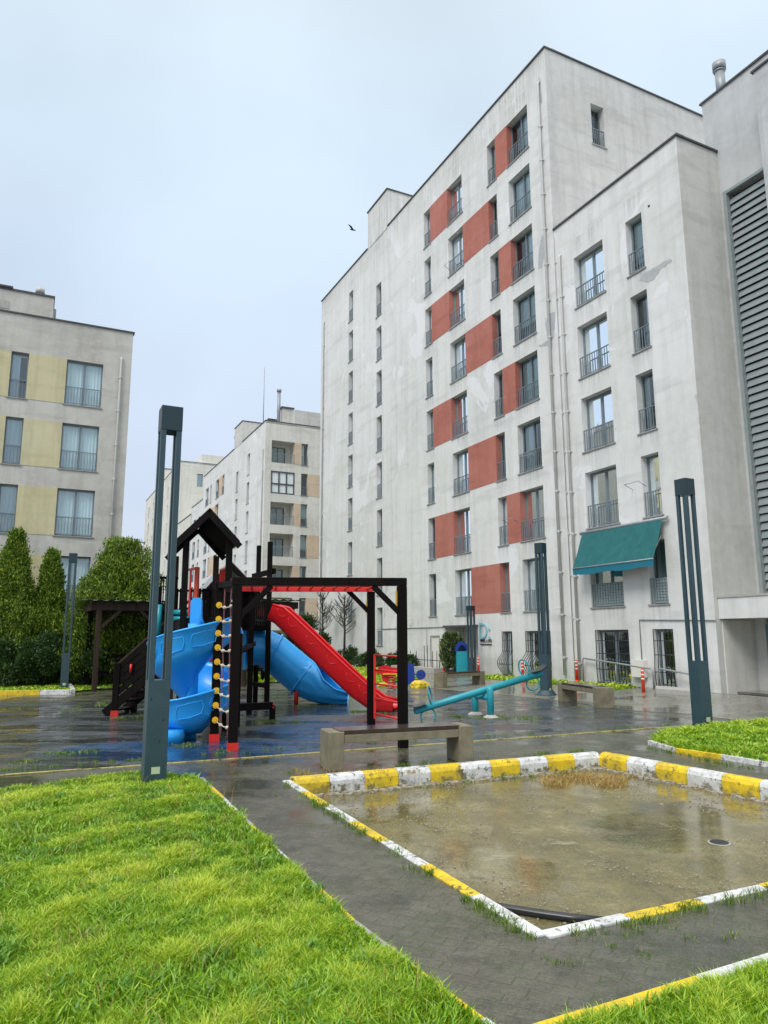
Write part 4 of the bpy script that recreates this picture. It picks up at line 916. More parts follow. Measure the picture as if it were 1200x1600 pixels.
for x, q_, h, rx, lab, sd in ((543, 1.0, .95, .55, 'small green bush at the foot of the bare tree', 21), (575, 1.0, .95, .9, 'low bush with spiky leaves by the white wall', 22), (605, 1.0, .9, 1.0, 'low leafy bush behind the red ladder', 23), (640, 1.0, .7, .6, 'low bush next to the bicycle stand', 24)):
    d = wallD(x)-1.3; shrub(Vector(((x-600)/1124*d, d, .08)), h, rx, .5, lab, sd, size=.12, n=2400)
def bare_tree(loc, h, label, seed):
    r = random.Random(seed); t = thing('bare_tree', label, 'tree', loc, 0, 'bare young trees by the end of the white block')
    m = MB(); m.tube([(0, 0, 0), (.03, 0, h*.5), (0, 0, h*.98)], [.085, .06, .018], 7); o = m.build('trunk', 'bark', None); o.parent = t; m = MB()
    for i in range(34):
        z = h*r.uniform(.42, .92); a = r.uniform(0, 6.283); L = (h-z)*.35+.45; p0 = Vector((0, 0, z)); d = Vector((math.cos(a), math.sin(a), .7)).normalized(); p1 = p0+d*L*.5; p2 = p1+(d+Vector((0, 0, .5))).normalized()*L*.5
        m.tube([p0, p1, p2], [.026, .018, .008], 4)
        for j in range(4):
            q = p0+(p2-p0)*r.uniform(.3, .9); e = (d+Vector((r.uniform(-1, 1), r.uniform(-1, 1), r.uniform(.1, 1)))).normalized(); m.tube([q, q+e*L*.4], [.013, .006], 4)
    o = m.build('branches', 'bark', None); o.parent = t; return t
bare_tree(Vector(((538-600)/1124*(wallD(538)-1.8), wallD(538)-1.8, 0)), 4.4, 'bare young tree in front of the blank end of the white wall', 3)
bare_tree(Vector(((504-600)/1124*45.5, 45.5, 0)), 4.6, 'bare young tree at the far corner of the white block', 6)
# ------------------------------------------------------------------ lamp posts
def lamp_post(h, wdt, label, loc):
    t = thing('lamp_post', label, 'lamp post', (0, 0, 0), 0, 'dark teal square lamp posts'); hw = wdt/2; zb = 1.24; zt = h-.33
    m = MB(); m.box(WF, -hw, hw, -hw, hw, 0, zb); m.build('base', 'lamp', t, bevel=.006)
    for sx_ in (-1, 1):
        for sy_ in (-1, 1):
            m = MB(); x0 = sx_*hw; y0 = sy_*hw; pw = .066; m.box(WF, min(x0, x0-sx_*pw), max(x0, x0-sx_*pw), min(y0, y0-sy_*pw), max(y0, y0-sy_*pw), zb, zt); m.build('upright', 'lamp', t, bevel=.004)
    m = MB(); m.box(WF, -hw-.004, hw+.004, -hw-.004, hw+.004, zt, h); m.build('head', 'lampcap', t, bevel=.006)
    m = MB(); m.box(WF, -.085, .085, -hw-.004, -hw, .07, .30); hatch = m.build('hatch', 'lamp', t)
    m = MB(); m.box(WF, -.05, .05, -hw-.008, -hw-.004, .14, .22); m.build('label_plate', 'plate', hatch)
    m = MB()
    for x, z in ((-.09, 1.0), (.06, .75), (.03, .5)): m.box(WF, x-.006, x+.006, -hw-.003, -hw, z, z+.03)
    m.build('scratches', 'black', t)
    t.location = loc; t.rotation_euler = (0, 0, YAW); return t
lp1 = lamp_post(4.74, .262, 'nearest lamp post standing in the left foreground lawn', G(235, 1228)+Vector((0, .1, 0)))
lp2 = dup(lp1, G(1103, 1140)+Vector((0, .12, 0)), YAW, 'tall lamp post standing in the grass island at the right edge')
lp2.scale = (1, 1, 1.025)
lp3 = dup(lp1, G(855, 1087)+Vector((0, .1, 0)), YAW+.35, 'lamp post with flared foot just right of the seesaw')
m = MB(); m.prism([(-.25, -.25, 0), (.25, -.25, 0), (.25, .25, 0), (-.25, .25, 0)], (0, 0, .02)); m.grid([[Vector((a*.22, b*.22, .02)) for a, b in ((-1, -1), (1, -1), (1, 1), (-1, 1))], [Vector((a*.15, b*.15, .16)) for a, b in ((-1, -1), (1, -1), (1, 1), (-1, 1))]], closed=True)
o = m.build('foot_plate', 'lamp', None); o.parent = lp3; lp3.scale = (1, 1, .97)
lp4 = dup(lp1, Gz(738, 1056), YAW+.3, 'short lamp post behind the farthest bench near the entrance'); lp4.scale = (1.0, 1.0, .62)
lp5 = dup(lp1, G(100, 1077), YAW-.1, 'small far lamp post in the left grass bed before the conifers')
q = MB(); q.ring((0, 0, 3.0), (1, 0, 0), (0, 1, 0), .1, .1, .03)
# ------------------------------------------------------------------ benches
def bench(label):
    t = thing('bench', label, 'bench', (0, 0, 0), 0, 'concrete benches with dark wooden seats'); L, Dp, hh = 2.12, .46, .50
    for x in (0, L-.22):
        m = MB(); m.box(WF, x, x+.22, 0, Dp, 0, hh); m.build('leg', 'benchconc', t, bevel=.012)
    m = MB(); m.box(WF, .22, L-.22, .012, Dp-.012, hh-.15, hh-.045); m.build('beam', 'benchconc', t, bevel=.006)
    m = MB()
    for k in range(4): m.box(WF, .16, L-.20, .02+k*.105, .02+k*.105+.10, hh-.042 if k else hh-.043, hh+.012)
    m.build('seat', 'benchseat', t, bevel=.004); return t
b1 = bench('nearest concrete bench standing behind the painted kerb of the sunken bay')
def place_bench(o, a, b):
    a, b = Vector(a), Vector(b); o.location = (a.x, a.y, 0); o.rotation_euler = (0, 0, math.atan2(b.y-a.y, b.x-a.x))
place_bench(b1, G(513, 1206), G(741, 1191))
b2 = copy_tree(b1); b2['label'] = 'concrete bench beside the red bollard right of the flared lamp post'; place_bench(b2, G(956, 1110)-(G(956, 1110)-G(874, 1096))*1.0, G(980, 1108))
b3 = copy_tree(b1); b3['label'] = 'farthest concrete bench in front of the entrance plant'; place_bench(b3, G(692, 1075), G(800, 1068))
b2a = G(872, 1096); b2.location = (b2a.x, b2a.y, 0); b2.rotation_euler = (0, 0, math.atan2(G(958, 1112).y-b2a.y, G(958, 1112).x-b2a.x))
# ------------------------------------------------------------------ bollards
def bollard(label, loc):
    t = thing('bollard', label, 'bollard', (0, 0, 0), 0, 'red and white bollards')
    m = MB(); m.tube([(0, 0, 0), (0, 0, .03)], [.13, .12], 14); m.tube([(0, 0, .03), (0, 0, .10)], [.09, .055], 14); m.tube([(0, 0, .10), (0, 0, .78), (0, 0, .80)], [.05, .045, .03], 14); m.build('post', 'bollard', t)
    for z in (.46, .58, .70):
        m = MB(); m.tube([(0, 0, z), (0, 0, z+.05)], .0515, 14, smooth=True); m.build('reflective_band', 'white', t)
    t.location = loc; return t
bo = bollard('red bollard just right of the nearest bench row before the ramp railing', G(1006, 1087))
for (x, y), lab in zip(((902, 1067), (817, 1066), (748, 1056), (694, 1052)), ('red bollard standing left of the ramp railing above the middle bench', 'red bollard seen through the high ring handle of the seesaw', 'red bollard right of the short lamp post', 'red bollard left of the entrance plant')):
    dup(bo, Gz(x, y), 0, lab)
# ------------------------------------------------------------------ ramp railings
def hrail(p, q, h0, h1, label):
    t = thing('ramp_railing', label, 'railing', p, 0, 'grey tube railings by the ramp'); m = MB(); p, q = Vector(p), Vector(q)
    m.tube([p, p+Z*(h0-.08), p+Z*h0+(q-p).normalized()*.06, q+Z*h1-(q-p).normalized()*.06, q+Z*(h1-.08), q], .030, 8); m.build('rail', 'metal', t)
    m = MB(); c = (p+q)/2; m.tube([c, c+Z*((h0+h1)/2)], .02, 8); m.build('post', 'metal', t)
ra = Gz(912, 1067)
hrail(ra, Gz(1022, 1076), .85, .60, 'long grey tube railing sloping down beside the ramp'); hrail(Gz(1030, 1077), Gz(1088, 1082), .62, .5, 'short grey tube railing right of the long one')
m = MB(); m.prism([Gz(1025, 1083), Gz(1088, 1088), Gz(1088, 1083), Gz(1025, 1078)], (0, 0, .13)); tag(m.build('ramp_slab', 'stoned', None, bevel=.01), 'low broken stone ramp edge under the short railing', 'ramp')
# ------------------------------------------------------------------ seesaw
sa = thing('seesaw', 'turquoise seesaw with ring handles tilted down to the left', 'seesaw', G(755, 1120)*Vector((1, 1, 0)) if False else Vector((G(755, 1120).x, G(755, 1120).y, 0)))
A = at(648, 1111, 15.8); B = at(846, 1052, 16.9); dS = (B-A).normalized(); sS = dS.cross(Z).normalized(); uS = sS.cross(dS)
m = MB(); m.tube([A, B], .075, 18); m.build('beam', 'turq', sa)
for (x, y) in ((743, 1117), (767, 1122)):
    g_ = G(x, y); m = MB(); zt = .62 if x > 760 else .45; m.tube([g_, g_+Z*zt, g_+Z*(zt+.03), g_+Z*(zt+.045)], [.075, .075, .055, .02], 16); m.build('post', 'turq', sa)
    m = MB(); m.tube([g_, g_+Z*.03, g_+Z*.07], [.19, .16, .09], 14); m.build('footing', 'stoned', sa)
g1, g2 = G(743, 1117), G(767, 1122); m = MB(); m.tube([g1+Z*.42, g2+Z*.42], .06, 12); m.build('crossbar', 'turq', sa)
cc = (g1+g2)/2; m = MB(); m.tube([cc+Z*.42, cc+Z*.60], .035, 8); m.build('pivot', 'black', sa)
for P, s in ((A, 1), (B, -1)):
    h0 = P+dS*s*.42
    m = MB(); m.ring(h0+uS*.22, (sS*.8+dS*.6*s*-1).normalized(), uS, .12, .20, .018); m.build('ring_handle', 'turq', sa)
    m = MB(); m.ring(P+dS*s*.28-uS*.17, dS, uS, .17, .14, .018); m.build('foot_ring', 'turq', sa)
    m = MB(); c = P+dS*s*.08+uS*.09; F = Fr(c, dS*s, sS, uS); m.grid([[F(x, y, (.06 if x < -.1 else 0)+abs(x)*.1) for y in (-.12, 0, .12)] for x in (-.2, -.1, 0, .18)]); m.grid([[F(x, y, (.06 if x < -.1 else 0)+abs(x)*.1-.025) for y in (-.12, 0, .12)] for x in (-.2, -.1, 0, .18)]); m.build('seat', 'black', sa)
# ------------------------------------------------------------------ spring rider, rocks, bike stand, bin, plant
g_ = G(612, 1078); sr_ = thing('spring_rider', 'red and blue spring rocker seen through the red ladder', 'play equipment', g_)
m = MB(); m.tube([g_+Vector((.13*math.cos(t*.6), .13*math.sin(t*.6), .02+t*.0085)) for t in range(60)], .018, 5); m.build('spring', 'redpaint', sr_)
def blob2d(mb, pts, F, th):
    mb.prism([F(x, 0, z) for x, z in pts], F.b*th)
Fs = Fr(g_+Vector((0, 0, .52)), (1, 0, 0), (0, 1, 0)); m = MB()
blob2d(m, [(-.45, .22), (-.55, .05), (-.35, .0), (-.30, -.22), (-.15, -.30), (-.05, -.1), (.25, .0), (.3, .2), (.0, .22), (-.2, .30)], Fs, .05); m.build('body', 'red', sr_)
m = MB(); blob2d(m, [(.35, .25), (.42, .38), (.75, .32), (.78, -.2), (.55, -.36), (.30, -.28), (.35, 0)], Fr(Fs.o+Vector((0, -.1, 0)), Fs.a, Fs.b), .05); m.build('side_panel', 'navy', sr_)
m = MB(); c = Fs(.98, -.1, -.02); m.tube([c, c+Vector((0, .05, 0))], .16, 16); m.tube([Fs(.7, -.08, 0), c+Vector((0, .02, 0))], .03, 6); m.build('foot_disc', 'navy', sr_)
m = MB(); m.box(Fs, -.3, .35, -.1, .15, -.02, .02); m.build('seat', 'yellowp', sr_)
def rock(p, r, label, mt, seed, grp='painted stones by the grass patch'):
    bm = bmesh.new(); bmesh.ops.create_icosphere(bm, subdivisions=2, radius=1); rr = random.Random(seed)
    for v in bm.verts: v.co *= rr.uniform(.82, 1.12); v.co.x *= r; v.co.y *= r*.7; v.co.z = max(v.co.z, -.3)*r*.55
    me = bpy.data.meshes.new('stone'); bm.to_mesh(me); bm.free(); me.materials.append(MT[mt]); o = bpy.data.objects.new('painted_stone', me); COL.objects.link(o); o.location = (p[0], p[1], r*.14); WM[o.name] = Matrix(); tag(o, label, 'stone', grp)
rock(G(655, 1074), .36, 'large yellow painted stone right of the black monkey bar post', 'kyellow', 1)
rock(G(598, 1073), .22, 'small yellow painted stone under the red ladder', 'kyellow', 2); rock(G(629, 1071), .2, 'small pale yellow stone under the spring rocker', 'kyellow', 3)
for i, x in enumerate((545, 556, 590)): rock(G(x, 1044), .3, ('white stone at the foot of the wall left of the palm bush', 'white stone below the spiky bush', 'white stone behind the red ladder')[i], 'kwhite', 5+i, 'white stones by the wall')
g_ = Gz(655, 1050); bk = thing('bicycle_stand', 'black tube bicycle stand on a low plinth against the white wall', 'bicycle stand', g_)
m = MB(); m.box(Fr(g_, D1, -D2), -1.4, 3.0, -.9, 0, 0, .22); m.build('plinth', 'stoned', bk)
for u in (-1.0, -.6, -.1, .2, 1.0, 1.6): m = MB(); p = g_+D1*u+D2*.4+Z*.22; m.tube([p, p+Z*(1.0 if u in (-.1, .2) else .75)], .02, 6); m.build('hoop', 'black', bk)
m = MB(); a = g_+D1*-1.2+D2*.4+Z*.55; m.tube([g_+D1*-1.2+D2*.4+Z*.22, a, a+D1*3.4, a+D1*3.4-Z*.33], .018, 6); m.build('rail', 'black', bk)
g_ = Gz(707, 1053); pl = thing('potted_plant', 'variegated bush in a dark pot beside the entrance', 'plant', g_, 0)
m = MB(); m.tube([(0, 0, 0), (0, 0, .28)], [.28, .36], 16); o = m.build('pot', 'black', None); o.parent = pl
r = np.random.default_rng(4); n = 4200; zz = r.uniform(.2, 1.75, n); R0 = .52*np.sin(np.clip((zz-.05)/1.85, 0, 1)*np.pi)**.6; aa = r.uniform(0, 6.283, n); rr = R0*np.sqrt(r.uniform(.2, 1, n)); Pp = np.stack([rr*np.cos(aa), rr*np.sin(aa), zz], 1)
leaves('foliage', 'varieg', Pp, np.stack([np.cos(aa), np.sin(aa), np.full(n, .7)], 1)+r.normal(0, .4, (n, 3)), .14, pl, .5, 3)
g_ = Gz(722, 1054); bn = thing('litter_bin', 'turquoise and navy litter bin with arched hood by the entrance', 'litter bin', g_); Fb = Fr(g_, (1, 0, 0), (0, 1, 0))
m = MB(); m.prism([Fb(x, -.2, z) for x, z in ((-.25, .12), (.22, .12), (.22, 1.0), (-.25, 1.0))], (0, .4, 0)); m.build('body', 'turq', bn, bevel=.03)
arc = [( .30*math.cos(t), 1.0+.42*math.sin(t)) for t in np.linspace(0, math.pi, 14)]; inn = [(.17*math.cos(t), 1.02+.24*math.sin(t)) for t in np.linspace(math.pi, 0, 14)]
m = MB()
for i in range(13):
    a, b, c, d_ = arc[i], arc[i+1], inn[12-i], inn[13-i]; m.prism([Fb(q[0], -.22, q[1]) for q in (a, b, c, d_)], (0, .44, 0))
m.box(Fb, .22, .30, -.22, .22, .1, 1.0); m.box(Fb, -.18, .18, .1, .14, 1.0, 1.3); m.build('hood', 'navy', bn)
m = MB()
for x in (-.3, .3): m.prism([Fb(x-.08, -.25, 0), Fb(x+.08, -.25, 0), Fb(x*.7+.05, -.1, .14), Fb(x*.7-.05, -.1, .14)], (0, .35, 0))
m.build('feet', 'navy', bn)
# ------------------------------------------------------------------ bay details
pz = -.19
m = MB(); pp = [G(x, y, pz+.03) for x, y in ((752, 1412), (790, 1419), (840, 1427), (890, 1434), (950, 1440))]; m.tube(pp, .028, 10); tag(m.build('hose', 'black', None), 'black plastic pipe lying across the near corner of the sunken bay', 'pipe')
g_ = G(1124, 1317, pz); dn = thing('floor_drain', 'small round drain grate in the wet bay floor', 'drain', g_)
m = MB(); m.tube([g_+Z*.001, g_+Z*.006], [.11, .10], 20); m.build('rim', 'kconc', dn); m = MB(); m.tube([g_+Z*.006, g_+Z*.010], .085, 20)
m.build('grate', 'black', dn)
# ------------------------------------------------------------------ shelters
def shelter(a, b, depth, label, hgt=2.95, back=True):
    a, b = Vector(a), Vector(b); a.z = b.z = 0; e1 = (b-a).normalized(); e2 = Vector((-e1.y, e1.x, 0)); L = (b-a).length; t = thing('picnic_shelter', label, 'shelter', a); F = Fr(a, e1, e2)
    for x in (.25, L-.25):
        for y in (.1, depth-.1): m = MB(); m.box(F, x-.08, x+.08, y-.08, y+.08, 0, hgt-.3); m.build('post', 'timberbrown' if y < 1 and x < 1 else 'timber', t)
    m = MB()
    for y in (.1, depth-.1): m.box(F, 0, L, y-.06, y+.06, hgt-.3, hgt-.04)
    for x in (0.0, L-.1): m.box(F, x, x+.1, .17, depth-.17, hgt-.3, hgt-.06)
    m.beam(F(.3, .1, hgt-.9), F(.95, .1, hgt-.3), .08, .10); m.beam(F(L-.3, .1, hgt-.9), F(L-.95, .1, hgt-.3), .08, .10); m.build('roof_frame', 'timberbrown', t)
    m = MB(); k = int(L/.05); rws = []
    for y in (-.25, depth+.25): rws.append([F(-.2+(L+.4)*i/k, y, hgt+.02*math.sin(i*1.05)+.02+(y*.04)) for i in range(k+1)])
    m.grid(rws); m.grid([[p+Z*.012 for p in r_] for r_ in rws]); m.build('corrugated_roof', 'roofslat', t)
    m = MB()
    for z in (.45, .85, 1.05): m.box(F, .3, L-.3, depth-.22, depth-.17, z, z+.12)
    m.box(F, .4, L-.4, depth-.7, depth-.25, .42, .47); m.box(F, .5, .6, depth-.7, depth-.3, 0, .42); m.box(F, L-.6, L-.5, depth-.7, depth-.3, 0, .42); m.build('bench_seat', 'timber', t)
    return t
shelter(at(140, 1000, 24.4), at(262, 1000, 25.6), 2.6, 'dark timber shelter with corrugated roof left of the climbing tower', 2.98)
shelter(at(375, 1000, 27), at(466, 1000, 28.5), 2.2, 'dark timber shelter with corrugated roof behind the monkey bars', 3.15)
# fence behind shrubs
a, b = Vector((-19, 28.6, 0)), Vector((-6, 34.5, 0)); fe = thing('garden_fence', 'teal mesh fence behind the shrubs at the left', 'fence', a); d = (b-a).normalized(); m = MB(); L = (b-a).length
for i in range(int(L/.12)): m.tube([a+d*i*.12+Z*.1, a+d*i*.12+Z*1.9], .006, 4)
for z in (.15, .7, 1.25, 1.85): m.tube([a+Z*z, b+Z*z], .012, 5)
m.build('mesh_panel', 'fence', fe)
for i in range(7): m = MB(); p = a+d*L*i/6; m.tube([p, p+Z*2.0], .035, 8); m.build('post', 'fence', fe)
# ------------------------------------------------------------------ bird
p = at(551, 359, 30); bd = thing('bird', 'small dark bird flying in the open sky left of the roof', 'bird', p)
m = MB(); m.tube([p+Vector((-.13, 0, .03)), p+Vector((-.08, 0, .02)), p, p+Vector((.08, 0, -.02)), p+Vector((.15, 0, -.03))], [.008, .028, .038, .025, .006], 8)
for s in (-1, 1): m.prism([p+Vector((-.05, 0, .02)), p+Vector((.05, 0, .0)), p+Vector((.02+s*.06, s*.18, .07)), p+Vector((s*.17-.04, s*.3, .10))], (0, 0, .006))
m.build('body', 'feather', bd)
# ------------------------------------------------------------------ playground climbing tower
PB = Vector((-3.2, 14.5, 0)); pg = thing('climbing_tower', 'dark timber climbing tower with spiral, tube and straight slides', 'play equipment', PB)
def post(p, h, w=.13, mt='timber', shoe=False, cap=False):
    p = Vector((p[0], p[1], 0)); m = MB(); m.box(Fr(p, Vector((math.cos(.26), math.sin(.26), 0)), Vector((-math.sin(.26), math.cos(.26), 0))), -w/2, w/2, -w/2, w/2, .0, h); o = m.build('post', mt, pg, bevel=.008)
    if shoe: m = MB(); m.box(Fr(p, Vector((math.cos(.26), math.sin(.26), 0)), Vector((-math.sin(.26), math.cos(.26), 0))), -w/2-.012, w/2+.012, -w/2-.012, w/2+.012, .006, .13); m.build('post_shoe', 'redpaint', o)
    return o
P1, P2_, P3_, N_ = Vector((-2.39, 11.74, 0)), Vector((.29, 12.02, 0)), Vector((-.28, 15.11, 0)), Vector((-2.92, 12.78, 0))
P4_ = P1+(P3_-P2_)
for p, sh in ((P1, 1), (P2_, 0), (N_, 1)): post(p, 2.58 if p != N_ else 2.72, .145, shoe=sh)
post(P3_, 2.68, .145); post(P4_, 2.68, .13)
def bar(a, b, w, h, nm='beam', mt='timber', par=None): m = MB(); m.beam(a, b, w, h); return m.build(nm, mt, par or pg, bevel=.006)
eM = (P2_-P1).normalized(); eN = (P3_-P2_).normalized()
bar(P1-eM*.08+Z*2.65, P2_+eM*.08+Z*2.65, .13, .13); bar(P4_-eM*.3+Z*2.76, P3_+eM*.06+Z*2.76, .12, .13)
bar(P1+eM*.55+Z*2.58, P1+eM*.05+Z*2.08, .09, .09, 'brace'); bar(P2_-eM*.48+Z*2.58, P2_-eM*.04+Z*2.14, .09, .09, 'brace'); bar(P3_-eM*.48+Z*2.70, P3_-eM*.04+Z*2.26, .09, .09, 'brace')
for p in (P2_, P3_): m = MB(); m.box(Fr(p-eM*.085, eM, eN), -.012, .0, -.04, .04, 2.20, 2.50); m.build('bracket', 'yellowp', pg)
bar(P1+Z*2.62, N_+Z*2.66, .09, .10); bar(N_+Z*2.62, P4_+Z*2.66, .09, .1)
# overhead ladder
r0, r1 = P4_-eM*.35-eN*.10, P3_+eM*.02-eN*.10
bar(r0+Z*2.72, r1+Z*2.72, .04, .10, 'overhead_rail', 'redpaint'); bar(r0-eN*1.0+Z*2.75, r1-eN*1.0+Z*2.75, .04, .07, 'overhead_rail', 'redpaint')
for i in range(13):
    p = r0+(r1-r0)*(i+.5)/13; m = MB(); m.tube([p+Z*2.72, p-eN*1.0+Z*2.74], .019, 6); m.build('rung', 'redpaint', pg)
# red side ladder
q0 = P3_+eM*.06-eN*.10; q1 = q0-eN*1.02+eM*.30
bar(q0+Z*.12, q0+Z*1.40, .05, .075, 'ladder_stile', 'redpaint'); bar(q1+Z*.22, q1+Z*1.40, .05, .075, 'ladder_stile', 'redpaint')
for z in (.22, .52, .81, 1.09, 1.38): m = MB(); m.tube([q0+Z*z, q1+Z*(z+.0)], .02, 6); m.build('ladder_rung', 'redpaint', pg)
# rope net
for s in (.34, .70):
    a = N_+(P1-N_)*s; m = MB(); m.tube([a+Z*2.60]+[a+Z*z+Vector((random.uniform(-.012, .012), 0, 0)) for z in np.linspace(2.3, .25, 9)]+[a+Z*.12], .011, 6); m.build('rope', 'rope', pg)
dn_ = (P1-N_)
for i in range(9):
    z = 2.30-i*.243; m = MB(); pts = [N_+dn_*s+Z*(z-(.05*math.sin(s*math.pi))) for s in (.06, .2, .34, .52, .70, .85, .95)]; m.tube(pts, .010, 6); rp = m.build('net_rope', 'cream', pg)
    for s in (.34, .70): c = N_+dn_*s+Z*(z-.05*math.sin(s*math.pi)); m = MB(); m.tube([c-dn_.normalized()*.04, c-dn_.normalized()*.025, c, c+dn_.normalized()*.025, c+dn_.normalized()*.04], [.010, .026, .034, .026, .010], 10); m.build('ball', 'cream', rp)
    c = N_+Vector((.03, -.09, 0))+Z*(z+.01); m = MB(); m.tube([c, c+Vector((.0, -.02, 0))], .054, 14); m.tube([c+Vector((0, -.02, 0)), c+Vector((0, -.03, 0))], .03, 10); m.build('disc', 'yellowp', pg)
# tower one (roofed)
def gl(x, d): return Vector(((x-600)/1124.0*d*.985, d, 0))
def atz(x, y, D): return at(x, y, D)
def gable(ap, el, er, V, mt='timber', th=.05):
    t = MB(); nl = Z*th
    for e_ in (el, er):
        m = t; a, b = ap, e_
        k = 9
        for i in range(k):       # boards
            s0, s1 = i/k, (i+.93)/k; p0 = a+(b-a)*s0; p1 = a+(b-a)*s1; m.prism([p0, p1, p1+V, p0+V], nl)
    o = t.build('roof', mt, pg)
    for e_ in (el, er):
        for W_ in (Vector((0, 0, 0)), V): m = MB(); m.beam(ap+W_-Z*.06, e_+W_-Z*.06, .05, .12); m.build('barge_board', 'timber', o)
    return o
ap, el, er = at(328, 797, 13.9), at(271, 850, 13.9), at(375, 849, 13.9); ap2 = at(310, 824, 16.1); V1 = ap2-ap; V1.z = 0
gable(ap, el, er, V1)
def tp(x, y, D): p = at(x, y, D); return Vector((p.x, p.y, 0))
Ta, Td, Tb, Tc = tp(289, 900, 14.1), tp(357, 900, 14.1), tp(274, 900, 16.1), tp(337, 900, 16.1)
for p, h in ((Ta, 3.62), (Td, 3.62)): post(p, h, .125)
post(Tb, 3.55, .125, 'timberbrown'); post(Tc, 3.55, .125, 'timberbrown')
dz = 2.08
m = MB(); 
for i in range(10):
    s0, s1 = i/10, (i+.94)/10; a0, b0 = Ta+(Tb-Ta)*s0, Td+(Tc-Td)*s0; a1, b1_ = Ta+(Tb-Ta)*s1, Td+(Tc-Td)*s1
    m.prism([a0+Z*dz, b0+Z*dz, b1_+Z*dz, a1+Z*dz], Z*.045)
m.build('deck', 'timber', pg)
for a, b in ((Ta, Td), (Td, Tc), (Tc, Tb), (Tb, Ta)): bar(a+Z*(dz-.09), b+Z*(dz-.09), .05, .16, 'deck_edge')
def slat_wall(a, b, z0, z1, k, mt='timber', nm='slat_panel', w=.07):
    m = MB(); a, b = Vector(a), Vector(b)
    for i in range(k): p = a+(b-a)*(i+.5)/k; m.box(Fr(p, (b-a).normalized(), (b-a).normalized().cross(Z)), -w/2, w/2, -.012, .012, z0, z1)
    m.beam(a+Z*(z1-.05), b+Z*(z1-.05), .03, .05); m.beam(a+Z*(z0+.12), b+Z*(z0+.12), .03, .05); return m.build(nm, mt, pg)
# second deck behind/left, stairs
Ua, Ub, Uc = tp(247, 950, 15.9), tp(262, 950, 18.0), tp(325, 950, 18.2)
post(Ua, 2.86, .13); post(Ub, 2.95, .13); post(Uc, 2.9, .13)
m = MB(); m.prism([Ua+Z*1.62, Ta+Z*1.62+Vector((0, .3, 0)), Tb+Z*1.62, Ub+Z*1.62], Z*.05); m.build('deck', 'timber', pg)
slat_wall(Tb+Vector((-.25, -.3, 0)), Tb+Vector((.1, -.1, 0)), 2.15, 3.1, 7, w=.02, nm='bar_panel')
slat_wall(Tb, Tc, dz+.05, dz+.75, 9); slat_wall(Ua, Ub, 1.7, 2.4, 8)
slat_wall(Tb*.999, Ub, 1.7, 2.4, 5); slat_wall(Tc, Uc, 2.1, 2.8, 6)
# tic-tac cylinders
for z in (2.30, 2.16): m = MB(); m.tube([tp(268, 950, 16.0)+Z*z, tp(299, 950, 16.0)+Z*z], .062, 12); m.build('cylinder', 'turq', pg)
m = MB(); m.tube([tp(248.5, 960, 15.75)+Z*1.82, tp(248.5, 960, 15.75)+Z*2.46], .06, 12); m.build('cylinder', 'turq', pg)
# orange red climbing frame
a, b = tp(293, 920, 15.6), tp(307, 920, 15.2)
bar(b+Z*2.2, b+Z*3.22, .08, .12, 'frame_stile', 'orangered'); bar(a+Z*3.2, b+Z*3.2, .04, .05, 'frame_bar', 'orangered'); c = tp(297, 920, 15.5); bar(c+Z*2.2, c+Z*3.2, .04, .04, 'frame_bar', 'redpaint'); 
a, b = tp(344, 905, 16.6), tp(353, 905, 16.2)
for i in range(4): p = a+(b-a)*i/3; bar(p+Z*2.75, p+Z*3.3, .035, .04, 'frame_bar', 'redpaint')
bar(a+Z*3.28, b+Z*3.28, .05, .05, 'frame_bar', 'orangered'); bar(a+Z*2.7, b+Z*2.7, .05, .05, 'frame_bar', 'redpaint')
bar(at(352, 925, 16), at(384, 913, 16), .04, .04, 'frame_bar', 'redpaint')
bar(at(352, 908, 15.4), at(373, 903, 12.5), .04, .05, 'hand_rail', 'timberbrown')
# stairs
S0 = Vector((-6.38, 16.9, 0)); S1 = tp(296, 1000, 16.6); S1 = Vector((S1.x, S1.y, 1.62)); eS = Vector((S1.x-S0.x, S1.y-S0.y, 0)).normalized(); nS = Vector((-eS.y, eS.x, 0))
for s in (0, 1):
    o_ = nS*(.9*s); bar(S0+o_+Z*.05, S1+o_, .05, .2, 'stair_stringer')
    for k_ in range(4): bar(S0+o_+eS*.25+Z*(.40+.19*k_+.10), S1+o_+Z*(.22+.19*k_), .03, .135, 'stair_rail_board')
    bar(S0+o_+eS*.22+Z*1.12, S1+o_+Z*1.0, .045, .05, 'stair_hand_rail', 'timberbrown')
    post(S0+o_+eS*.25, 1.18, .14, shoe=(s == 0))
    post(S0+o_+eS*1.1, 1.55, .09)
m = MB()
for i in range(8): p = S0+(S1-S0)*((i+.6)/8); m.box(Fr(p, eS, nS), -.12, .12, .03, .87, -.02, .02)
m.build('stair_tread', 'timber', pg)
m = MB(); c = S0+eS*.62-nS*.06+Z*.98; m.tube([c, c+Z*.18], .03, 8); m.build('grip', 'redpaint', pg)
